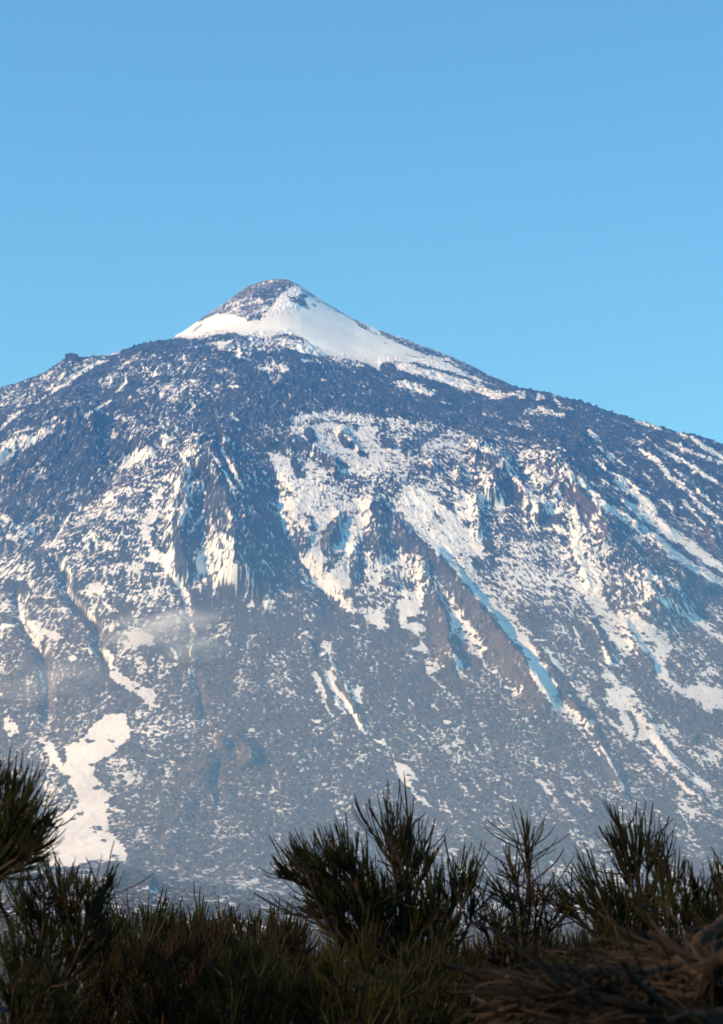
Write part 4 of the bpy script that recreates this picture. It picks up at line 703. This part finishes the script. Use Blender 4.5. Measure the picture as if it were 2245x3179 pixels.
DK = 2245 / 1621.0                # survey of the shrubs was read on a 1621 px wide copy
def thin(tf, k): return [(a, b, c_, e_, f_, max(6, int(g_ * k))) for a, b, c_, e_, f_, g_ in tf]
def shrub(label, d, base_px, tufts, group=None, mat=None, seed=0, wood_r=0.010, cat='shrub', bare=30, name='broom_shrub', depth=0.22, stem_px=3.7, crotch=2250, crotch_x=None):
    """tufts: (px, py, lean deg, length px, spread deg, stems) on the copy; d: distance in metres"""
    q = np.random.RandomState(seed); s = d / (FPX / DK)
    gz = float(ground_h(np.array([0.0]), np.array([float(d)]))[0])
    bx = at(base_px * DK, 2992, d)[0]
    root = empty(name, (bx, d, gz)); tag(root, label, cat, group)
    O = np.array([bx, d, gz])
    CR = at((base_px if crotch_x is None else crotch_x) * DK, crotch * DK, d) - O; low_t = max(t[1] for t in tufts)
    if crotch == 2250: tufts = thin(tufts, 0.78)
    P0, P1, P2, P3, RR = [], [], [], [], []; wood = [(np.array([0.02, 0, -0.05]), CR * .33 + np.array([.05, 0, 0]), CR * .66 - np.array([.04, 0, 0]), CR, wood_r * 1.6)]
    for (tx, ty, lean, ln, spread, cnt) in tufts:
        dd = d + q.uniform(-depth, depth)
        c = at(tx * DK, ty * DK, dd) - O
        L = ln * s; la = math.radians(lean)
        ax = unit(np.array([math.sin(la), q.uniform(-0.25, 0.25), math.cos(la)]))
        # limb from the crotch to the tuft
        top = c + ax * L * 0.12
        foot = CR + np.array([q.uniform(-45, 45), q.uniform(-30, 30), q.uniform(-30, 30)]) * s
        wd = top - foot; wl = np.linalg.norm(wd); sag = np.array([math.copysign(0.10, wd[0]) * wl * min(1, abs(wd[0]) / (wl + 1e-6) * 2), q.uniform(-.06, .06) * wl, -0.06 * wl])
        W1 = foot + wd * .33 + sag + q.normal(0, .035, 3) * wl; W2 = top - ax * wl * .3 + q.normal(0, .02, 3) * wl
        wood.append((foot, W1, W2, top, wood_r * q.uniform(.35, .6)))
        up = np.array([0, 0, 1.0]); e1 = unit(np.cross(ax, [0, 1, 0.01])); e2 = np.cross(ax, e1)
        nsub = max(5, int(cnt / 8)); azs = q.uniform(0, 2 * np.pi, nsub); sps = np.radians(spread * 2.2) * np.sqrt(q.uniform(0.02, 1, nsub))
        sdir = unit(ax[None] * np.cos(sps)[:, None] + (e1[None] * np.cos(azs)[:, None] + e2[None] * np.sin(azs)[:, None]) * np.sin(sps)[:, None])
        s0 = c[None] + ax[None] * (q.uniform(-0.12, 0.30, nsub) * L)[:, None]; sl_ = (L * q.uniform(0.25, 0.58, nsub))[:, None]
        s3 = s0 + sdir * sl_ * .55 + unit(sdir + ax[None] * .5 + up * .35) * sl_ * .45
        for kk in range(nsub): wood.append((s0[kk], s0[kk] + sdir[kk] * sl_[kk] * .3, s0[kk] + sdir[kk] * sl_[kk] * .62, s3[kk], wood_r * 0.22))
        n = int(cnt * 0.80); who = q.randint(0, nsub, n); u = q.uniform(0.0, 1.0, n)[:, None]
        st_ = s0[who] * (1 - u) + s3[who] * u
        dr = unit(sdir[who] + q.normal(0, 0.26, (n, 3)))
        ll = (L * q.uniform(0.34, 0.58, n))[:, None]
        dr2 = unit(dr * 0.5 + ax[None] * 0.35 + up * 0.40 + q.normal(0, 0.06, (n, 3)))
        P0.append(st_); P1.append(st_ + dr * ll * 0.33); P2.append(st_ + dr * ll * 0.5 + dr2 * ll * 0.14); P3.append(st_ + dr * ll * 0.42 + dr2 * ll * 0.6)
        RR.append(stem_px * 0.5 * s * q.uniform(0.5, 1.0, n))
        # loose stems sprouting along the limb
        m = int(cnt * 0.22); u = q.uniform(.30, .98, m)[:, None]
        st_ = (1 - u) ** 3 * foot + 3 * (1 - u) ** 2 * u * W1 + 3 * (1 - u) * u * u * W2 + u ** 3 * top
        dr = unit(unit(wd)[None] * .8 + up * .35 + q.normal(0, .34, (m, 3))); ll = (q.uniform(45, 120, m) * s)[:, None]; dr2 = unit(dr + up * .5 + q.normal(0, .1, (m, 3)))
        P0.append(st_); P1.append(st_ + dr * ll * 0.33); P2.append(st_ + dr * ll * 0.5 + dr2 * ll * 0.15); P3.append(st_ + dr * ll * 0.42 + dr2 * ll * 0.6)
        RR.append(stem_px * 0.5 * s * q.uniform(0.45, 0.95, m))
        # side twigs that carry the outer stems
    cat_ = np.concatenate
    V, F = stems_mesh(cat_(P0), cat_(P1), cat_(P2), cat_(P3), cat_(RR)); mesh_np('green_stems' if mat is not M_dry else 'dry_stems', V, F, mat or M_green, root)
    W = [np.array([w[i] for w in wood]) for i in range(4)]; wr = np.array([w[4] for w in wood])
    if bare:
        k = q.randint(0, len(wood), bare); t = q.uniform(.35, .85, bare)[:, None]
        C = (1 - t) ** 3 * W[0][k] + 3 * (1 - t) ** 2 * t * W[1][k] + 3 * (1 - t) * t * t * W[2][k] + t ** 3 * W[3][k]
        dr = unit(np.stack([q.normal(0, .8, bare), q.normal(0, .6, bare), q.uniform(0.1, 1.0, bare)], -1)); ll = q.uniform(40, 130, bare)[:, None] * s
        kink = q.normal(0, .16, (bare, 3))
        W = [np.vstack([W[0], C]), np.vstack([W[1], C + dr * ll * .33]), np.vstack([W[2], C + unit(dr + kink) * ll * .66]), np.vstack([W[3], C + unit(dr + kink * .5 + np.array([0, 0, .12])) * ll])]
        wr = np.concatenate([wr, q.uniform(0.10, 0.22, bare) * wood_r])
    V, F = stems_mesh(W[0], W[1], W[2], W[3], wr, sides=6, seg=9); mesh_np('branches', V, F, M_bark, root)
    return root

# the named bushes (left to right), read from the photograph
shrub('dense dark broom bush cut by the left edge, its highest tuft above the others', 4.6, -60, [
    (-40, 1960, 25, 190, 30, 80), (0, 1930, 12, 230, 26, 110), (30, 1935, 30, 170, 30, 80), (-30, 1850, 5, 170, 26, 80), (20, 1870, 18, 160, 28, 80), (55, 1900, 40, 120, 26, 60),
    (-60, 1920, 0, 240, 22, 70), (40, 1925, 62, 120, 22, 44), (10, 1960, 70, 150, 18, 40), (-20, 1800, 8, 130, 22, 60), (30, 1800, 16, 90, 26, 50), (70, 1860, 36, 80, 26, 40), (-20, 1950, 45, 200, 22, 60)], seed=1, bare=24, crotch=2060, crotch_x=-190)
shrub('broom bush with pale bare limbs low in the left corner, below the cut-off bush', 5.0, 60, [
    (150, 2090, -6, 170, 20, 80), (180, 2110, 10, 170, 20, 80), (120, 2100, -14, 170, 20, 70), (60, 2080, -22, 170, 20, 60), (20, 2060, -30, 130, 20, 50), (140, 2020, 0, 110, 20, 60), (200, 2070, 18, 120, 20, 60),
    (100, 2040, -8, 90, 24, 40), (215, 2130, 16, 130, 22, 60), (170, 2160, 4, 170, 26, 80), (90, 2150, -12, 150, 28, 60), (225, 2180, 20, 130, 26, 60), (60, 2180, -10, 150, 30, 50), (-10, 2110, -20, 150, 24, 40), (175, 2040, 12, 80, 18, 40)], seed=2, bare=70, wood_r=0.009)
shrub('broad low olive green broom bush behind, just right of the lower left bush', 9.0, 320, [
    (x + j, 2150 + (i % 3) * 22, (x - 330) * 0.14, 120 + (i % 4) * 9, 22, 46) for i, (x, j) in enumerate([(x, (x * 7) % 13) for x in range(225, 450, 14)])] +
    [(x, 2110, (x - 320) * 0.16, 80, 20, 34) for x in (250, 275, 300, 325, 345, 370)], mat=M_olive, seed=3, bare=10, stem_px=3.3)
shrub('small separate round green tuft of broom right of the broad olive bush', 9.6, 428, [(428, 2120, 0, 95, 26, 60), (412, 2110, -18, 75, 22, 36), (446, 2112, 20, 74, 22, 36), (430, 2160, 0, 90, 26, 50)], mat=M_green, seed=4, bare=10, stem_px=3.3)
shrub('olive green broom bush of three tufts left of the big central bush', 9.4, 560, [
    (500, 2120, -14, 90, 22, 46), (520, 2110, -6, 84, 20, 46), (545, 2120, 4, 90, 20, 46), (590, 2120, 8, 98, 20, 50), (572, 2115, -8, 70, 20, 36), (610, 2125, 20, 80, 20, 40), (480, 2140, -26, 80, 20, 36), (640, 2120, 4, 76, 24, 50), (660, 2125, 12, 78, 22, 44),
    (520, 2160, -4, 90, 26, 60), (580, 2165, 4, 90, 26, 60), (640, 2165, 8, 90, 26, 60), (670, 2150, 14, 80, 24, 50)], mat=M_olive, seed=5, bare=14, stem_px=3.3)
shrub('large dark central broom bush with three fanned tufts reaching highest', 5.6, 900, [
    (800, 2050, -42, 220, 15, 90), (770, 2010, -38, 170, 15, 80), (720, 1985, -32, 120, 20, 60), (680, 1975, -52, 90, 20, 34), (830, 2030, -24, 200, 14, 90), (800, 1990, -20, 130, 20, 70), (740, 2040, -60, 120, 14, 36), (760, 2070, -66, 150, 16, 44), (690, 1960, -22, 80, 20, 34),
    (900, 1985, -2, 215, 19, 80), (905, 1950, -22, 150, 16, 44), (925, 1960, 16, 165, 16, 50), (885, 1960, -12, 150, 14, 40), (935, 1990, 26, 130, 18, 44), (915, 1930, 2, 165, 8, 24),
    (1010, 2060, 8, 180, 15, 80), (1035, 2040, 12, 130, 15, 54), (985, 2080, -4, 150, 20, 60), (1050, 2080, 20, 120, 18, 40), (960, 2060, 0, 130, 22, 60),
    (840, 2120, -18, 170, 28, 100), (900, 2120, -2, 160, 28, 100), (780, 2110, -40, 150, 26, 90), (860, 2070, -12, 130, 28, 90), (940, 2130, 12, 150, 28, 70), (820, 2180, -10, 150, 34, 80), (770, 2060, -34, 130, 30, 120), (820, 2080, -22, 140, 32, 130), (880, 2100, -6, 140, 34, 130), (930, 2090, 6, 130, 32, 110), (850, 2040, -16, 120, 26, 90), (980, 2130, 8, 130, 34, 100), (730, 2010, -46, 110, 20, 60), (690, 1990, -56, 100, 16, 44), (900, 2160, 0, 140, 36, 110)], seed=6, bare=110, wood_r=0.012)
shrub('sparse upright broom bush with one thin tall spike, right of the large central bush', 5.9, 1170, [
    (1192, 2000, -8, 180, 4, 14), (1186, 1930, -7, 110, 3, 8), (1165, 2010, -18, 110, 9, 12), (1152, 2050, -20, 110, 12, 14), (1200, 2060, 6, 90, 12, 12), (1120, 2090, -16, 80, 22, 20), (1215, 2040, 14, 60, 12, 8), (1180, 2070, -4, 110, 22, 30), (1090, 2090, -10, 80, 30, 26), (1230, 2090, 22, 90, 26, 20), (1130, 2120, 0, 100, 36, 36)], mat=M_olive, seed=7, bare=190, wood_r=0.009)
shrub('broom bush on the right with a tall brush-like tuft leaning left', 5.7, 1440, [
    (1430, 1990, -6, 185, 14, 90), (1415, 1960, -16, 140, 12, 56), (1450, 1970, 6, 150, 12, 56), (1425, 2010, -30, 180, 10, 34), (1470, 1990, 10, 120, 14, 40),
    (1385, 2070, -40, 175, 14, 80), (1360, 2040, -34, 130, 16, 56), (1340, 2060, -46, 130, 14, 40), (1400, 2060, -14, 130, 18, 60), (1330, 2090, -52, 120, 16, 40), (1400, 2100, -20, 130, 30, 90), (1450, 2110, 0, 130, 30, 90), (1300, 2060, -50, 110, 14, 40), (1380, 2110, -30, 110, 26, 50), (1440, 2070, 0, 120, 20, 60)], seed=8, bare=90, wood_r=0.010)
shrub('wide dark broom bush against the right edge, level tufts in a row', 5.3, 1560, [
    (1500, 2060, -4, 140, 16, 70), (1540, 2080, 2, 150, 16, 80), (1575, 2080, 6, 150, 16, 80), (1610, 2090, 8, 160, 16, 80), (1520, 2110, -10, 140, 20, 70), (1560, 2120, 0, 140, 22, 70), (1490, 2020, -10, 90, 16, 40), (1640, 2060, 0, 160, 16, 70), (1625, 2010, 4, 110, 14, 40), (1610, 2130, 4, 130, 24, 60), (1660, 2100, 6, 160, 20, 60), (1480, 2100, -20, 110, 22, 40)], seed=9, bare=50, wood_r=0.010)
shrub('small green broom bush far behind, between the sparse bush and the right one', 12.0, 1330, [(1320 + 16 * i, 2160, (i - 2) * 7, 78, 24, 36) for i in range(6)] + [(1340, 2135, -4, 56, 22, 30), (1370, 2140, 6, 50, 22, 30)], mat=M_olive, seed=10, bare=8, stem_px=3.7)

# lower brush filling the bottom of the view, each bush its own
FILL = [(40, 2230, 4.4, M_green, 'dark green broom bush filling the bottom left corner'), (170, 2215, 5.4, M_dry, 'reddish brown dry broom bush second from the bottom left corner'),
        (290, 2190, 6.2, M_olive, 'olive broom bush below the broad olive bush at the bottom'), (390, 2205, 5.2, M_dry, 'dry brown broom bush below the small round green tuft'),
        (480, 2180, 6.6, M_dry, 'dry russet broom bush below and left of the three-tuft bush'), (560, 2225, 4.9, M_green, 'dark broom bush at the bottom edge below the three-tuft bush'),
        (640, 2185, 6.3, M_dry, 'brown dry broom bush just left of the large central bush'), (730, 2200, 5.5, M_dry, 'dark brown dry bush under the left fan of the central bush'),
        (800, 2235, 4.6, M_olive, 'low olive bush at the bottom edge under the central bush'), (940, 2215, 5.2, M_green, 'dark green bush under the middle of the central bush'),
        (1040, 2205, 6.6, M_dry, 'brown bush between the central bush and the sparse bush, near the bottom'), (1150, 2200, 7.2, M_olive, 'olive bush under the sparse upright bush'),
        (1250, 2190, 7.6, M_dry, 'dry brown bush low between the sparse bush and the right one'), (1350, 2215, 6.6, M_green, 'dark green bush low under the brush-like tuft on the right'),
        (1460, 2195, 6.9, M_dry, 'dry brown bush behind the dead branches, right of the brush-like tuft'), (1570, 2190, 6.2, M_olive, 'olive bush behind the dead branches at the right edge')]
for i, (x, y, d, m_, lab) in enumerate(FILL):
    q = np.random.RandomState(200 + i); tf = []
    for k in range(26):
        u = q.uniform(-1, 1); tx = x + u * 95; ty = y + q.uniform(-28, 130) + 36 * u * u
        tf.append((tx, ty, u * 22 + q.uniform(-10, 10), q.uniform(85, 150), q.uniform(16, 32), 46))
    shrub(lab, d, x, tf, 'low bushes filling the bottom of the view', m_, 300 + i, bare=40, wood_r=0.008, depth=0.35, stem_px=3.3, crotch=2420)

# heap of dead branches in the bottom right corner, close to the camera
def dead_branch(i, pts, r, lab, d, twigs):
    q = np.random.RandomState(500 + i); s = d / (FPX / DK)
    W = np.array([at(a * DK, b * DK, d + q.uniform(-.12, .12)) for a, b in pts])
    t = np.linspace(0, 1, len(W)); tt = np.linspace(0, 1, 34)
    C = np.stack([np.interp(tt, t, W[:, k]) for k in range(3)], -1)
    for k in range(3): C[:, k] = np.convolve(np.pad(C[:, k], 3, mode='edge'), np.ones(7) / 7, 'valid')
    C += np.cumsum(q.normal(0, 1.1 * s, C.shape), axis=0) * 0.9
    O = C[0].copy(); root = empty('dead_branch', tuple(O)); tag(root, lab, 'branch', 'dead branches heaped in the right corner')
    V, F = tube_np(C - O, np.interp(tt, [0, 1], [r, r * 0.35]) * (1 + q.uniform(-.22, .22, 34)), 8); mesh_np('limb', V, F, M_grey, root)
    k = q.randint(2, 33, twigs); A = C[k] - O; fwd = unit(C[np.minimum(k + 1, 33)] - C[k - 1])
    dr = unit(fwd * q.uniform(.5, 1.8, (twigs, 1)) + q.normal(0, .36, (twigs, 3)) * np.array([1, 1, .8]) - np.array([0, 0, .08])); L = q.uniform(60, 300, twigs)[:, None] * s
    kk = q.normal(0, .13, (twigs, 3))
    kb = q.randint(4, 30, 7); B_ = C[kb] - O; db = unit(unit(C[kb + 1] - C[kb]) + q.normal(0, .45, (7, 3))); lb = q.uniform(140, 380, 7)[:, None] * s; k2 = q.normal(0, .14, (7, 3))
    V, F = stems_mesh(B_, B_ + unit(db + k2) * lb * .3, B_ + unit(db - k2) * lb * .66, B_ + db * lb, q.uniform(.16, .34, 7) * r, sides=7, seg=12); mesh_np('side_limbs', V, F, M_grey, root)
    V, F = stems_mesh(A, A + dr * L * .33, A + unit(dr + kk) * L * .66, A + unit(dr - kk * .4) * L, q.uniform(.04, .13, twigs) * r, sides=5, seg=9); mesh_np('twigs', V, F, M_bark, root)
DB = [([(1680, 2110), (1560, 2140), (1420, 2150), (1300, 2190), (1180, 2215)], .016, 'topmost long dead branch of the heap, reaching left across the right corner', 3.3, 90),
      ([(1690, 2180), (1540, 2170), (1400, 2215), (1280, 2230), (1100, 2285)], .020, 'thick dead branch of the heap sloping down to the left, second from the top', 3.0, 120),
      ([(1690, 2230), (1560, 2225), (1430, 2250), (1320, 2270), (1200, 2310)], .018, 'dead branch of the heap in the very corner, below the thick one', 2.9, 120),
      ([(1660, 2130), (1600, 2170), (1585, 2220), (1560, 2270), (1570, 2340)], .014, 'crooked dead branch of the heap dropping to the bottom near the right edge', 2.8, 70),
      ([(1400, 2350), (1395, 2290), (1330, 2240), (1230, 2250)], .013, 'short forked dead branch of the heap, leftmost upright one', 2.9, 70),
      ([(1700, 2290), (1600, 2290), (1480, 2285), (1370, 2310)], .018, 'dead branch of the heap lying along the bottom edge', 2.7, 110),
      ([(1660, 2050), (1560, 2120), (1500, 2200), (1440, 2290)], .011, 'thin dead branch of the heap leaning steeply from the right edge', 3.2, 80)]
for i, (p_, r_, lab, d_, tw) in enumerate(DB): dead_branch(i, p_, r_ * 0.95, lab, d_, int(tw * 1.8))

# ------------------------------------------------------------------ air
def volume_mat(name, density, color, aniso=0.0):
    m = bpy.data.materials.new(name); m.use_nodes = True; n = m.node_tree.nodes
    for q in list(n):
        if q.type != 'OUTPUT_MATERIAL': n.remove(q)
    v = n.new('ShaderNodeVolumePrincipled'); v.inputs['Density'].default_value = density; v.inputs['Color'].default_value = (*color, 1)
    v.inputs['Absorption Color'].default_value = (1, 1, 1, 1); v.inputs['Anisotropy'].default_value = aniso
    m.node_tree.links.new(v.outputs[0], n['Material Output'].inputs['Volume'])
    return m
import bmesh
def seal(o):                       # closed, outward facing
    bm = bmesh.new(); bm.from_mesh(o.data); bmesh.ops.remove_doubles(bm, verts=bm.verts, dist=1e-4)
    bmesh.ops.dissolve_degenerate(bm, edges=bm.edges, dist=1e-4); bmesh.ops.recalc_face_normals(bm, faces=bm.faces); bm.to_mesh(o.data); bm.free()
x0_, x1_, y0_, y1_, z0_, z1_ = -9600, 9600, -3300, 8000, -14.5, 1850
HV = np.array([[x, y, z] for z in (z0_, z1_) for y in (y0_, y1_) for x in (x0_, x1_)])
haze = mesh_np('haze', HV, np.array([[0, 2, 3, 1], [4, 5, 7, 6], [0, 1, 5, 4], [2, 6, 7, 3], [0, 4, 6, 2], [1, 3, 7, 5]]), volume_mat('haze_air', 0.95e-4, (0.13, 0.40, 1.0)), smooth=False)
seal(haze)
tag(haze, 'thin blue air haze between the viewer and the volcano', 'haze', kind='stuff')

# low mist lying against the foot of the slope: a closed lens, thinning out to nothing at its rim
def lens(cx, cy, cz, ax, up, dn, T, lean, n=40, mc=22):
    V = []; idx = []
    for i in range(mc + 1):
        r = i / mc
        for j in range(n):
            a = 2 * math.pi * j / n; x = r * math.cos(a) * ax; z = r * math.sin(a) * (up if math.sin(a) > 0 else dn)
            t = T * (1 - r * r) ** 2 * 0.5 + 0.02
            V.append((cx + x, cy + lean * z - t, cz + z))
    m0 = len(V)
    for (x, y, z), k in zip(list(V), range(m0)):
        r = (k // n) / mc; t = T * (1 - r * r) ** 2 * 0.5 + 0.02
        V.append((x, y + 2 * t, z))
    F = []
    for i in range(mc):
        for j in range(n):
            a, b = i * n + j, i * n + (j + 1) % n; c, d = a + n, b + n
            F.append((a, b, d, c)); F.append((m0 + a, m0 + c, m0 + d, m0 + b))
    for j in range(n):
        a, b = mc * n + j, mc * n + (j + 1) % n; F.append((a, b, m0 + b, m0 + a))
    return np.array(V, float), np.array(F)
V, F = lens(-150, 2250, 60, 2000, 620, 70, 1700, 1.0)
mist = mesh_np('mist', V, F, volume_mat('mist_air', 1.25e-4, (0.50, 0.77, 1.0)))
seal(mist)
tag(mist, 'pale mist lying against the foot of the volcano', 'mist', kind='stuff')

def surf(qx, qy):
    k = np.argmin((px - qx) ** 2 + (py - qy) ** 2 + np.where(YY > 5300, 1e9, 0)); return XX.flat[k], YY.flat[k], ZZ.flat[k]
def wisp_mat(name, density, scale):
    m = volume_mat(name, density, (0.95, 0.93, 0.98)); n = m.node_tree.nodes; l = m.node_tree.links
    v = [q for q in n if q.type == 'PRINCIPLED_VOLUME'][0]
    tc = n.new('ShaderNodeTexCoord'); nz = n.new('ShaderNodeTexNoise'); nz.inputs['Scale'].default_value = scale; nz.inputs['Detail'].default_value = 4
    l.new(tc.outputs['Object'], nz.inputs['Vector'])
    ln = n.new('ShaderNodeVectorMath'); ln.operation = 'LENGTH'; l.new(tc.outputs['Object'], ln.inputs[0])
    fall = n.new('ShaderNodeMapRange'); fall.interpolation_type = 'SMOOTHSTEP'; fall.inputs[1].default_value = 1.0; fall.inputs[2].default_value = 0.1; fall.inputs[3].default_value = 0; fall.inputs[4].default_value = 1
    l.new(ln.outputs['Value'], fall.inputs[0])
    rg = n.new('ShaderNodeMapRange'); rg.inputs[1].default_value = 0.42; rg.inputs[2].default_value = 0.72; l.new(nz.outputs['Fac'], rg.inputs[0])
    a = n.new('ShaderNodeMath'); a.operation = 'MULTIPLY'; l.new(fall.outputs[0], a.inputs[0]); l.new(rg.outputs[0], a.inputs[1])
    b = n.new('ShaderNodeMath'); b.operation = 'MULTIPLY'; l.new(a.outputs[0], b.inputs[0]); b.inputs[1].default_value = density; l.new(b.outputs[0], v.inputs['Density'])
    return m
def wisp(qx, qy, rx, rz, dens_, label, tilt):
    x, y, z = surf(qx, qy)
    th = np.linspace(0, 2 * np.pi, 24, endpoint=False); ps = np.linspace(0, np.pi, 13)
    V = np.array([[math.sin(p) * math.cos(t), math.sin(p) * math.sin(t), math.cos(p)] for p in ps for t in th])
    F = np.array([[i * 24 + j, i * 24 + (j + 1) % 24, (i + 1) * 24 + (j + 1) % 24, (i + 1) * 24 + j] for i in range(12) for j in range(24)])
    o = mesh_np('cloud_wisp', V, F, wisp_mat('wisp_vapour', dens_ * 1.4, 2.1))
    seal(o)
    o.location = (x, y - 70, z - 70 * 0.2 + 4); o.scale = (rx, rx * 0.5, rz); o.rotation_euler = (0, tilt, 0)
    tag(o, label, 'cloud', 'thin cloud wisps over the lower slope')
wisp(505, 1950, 130, 42, 0.036, 'brightest pale cloud wisp drifting over the snow patch left of the central gully', -0.15)
wisp(610, 2005, 85, 36, 0.018, 'faint greyish cloud wisp just right of the snowy gully', 0.1)
wisp(170, 2110, 120, 60, 0.009, 'wide faint cloud wisp over the dark gully on the left slope', -0.1)
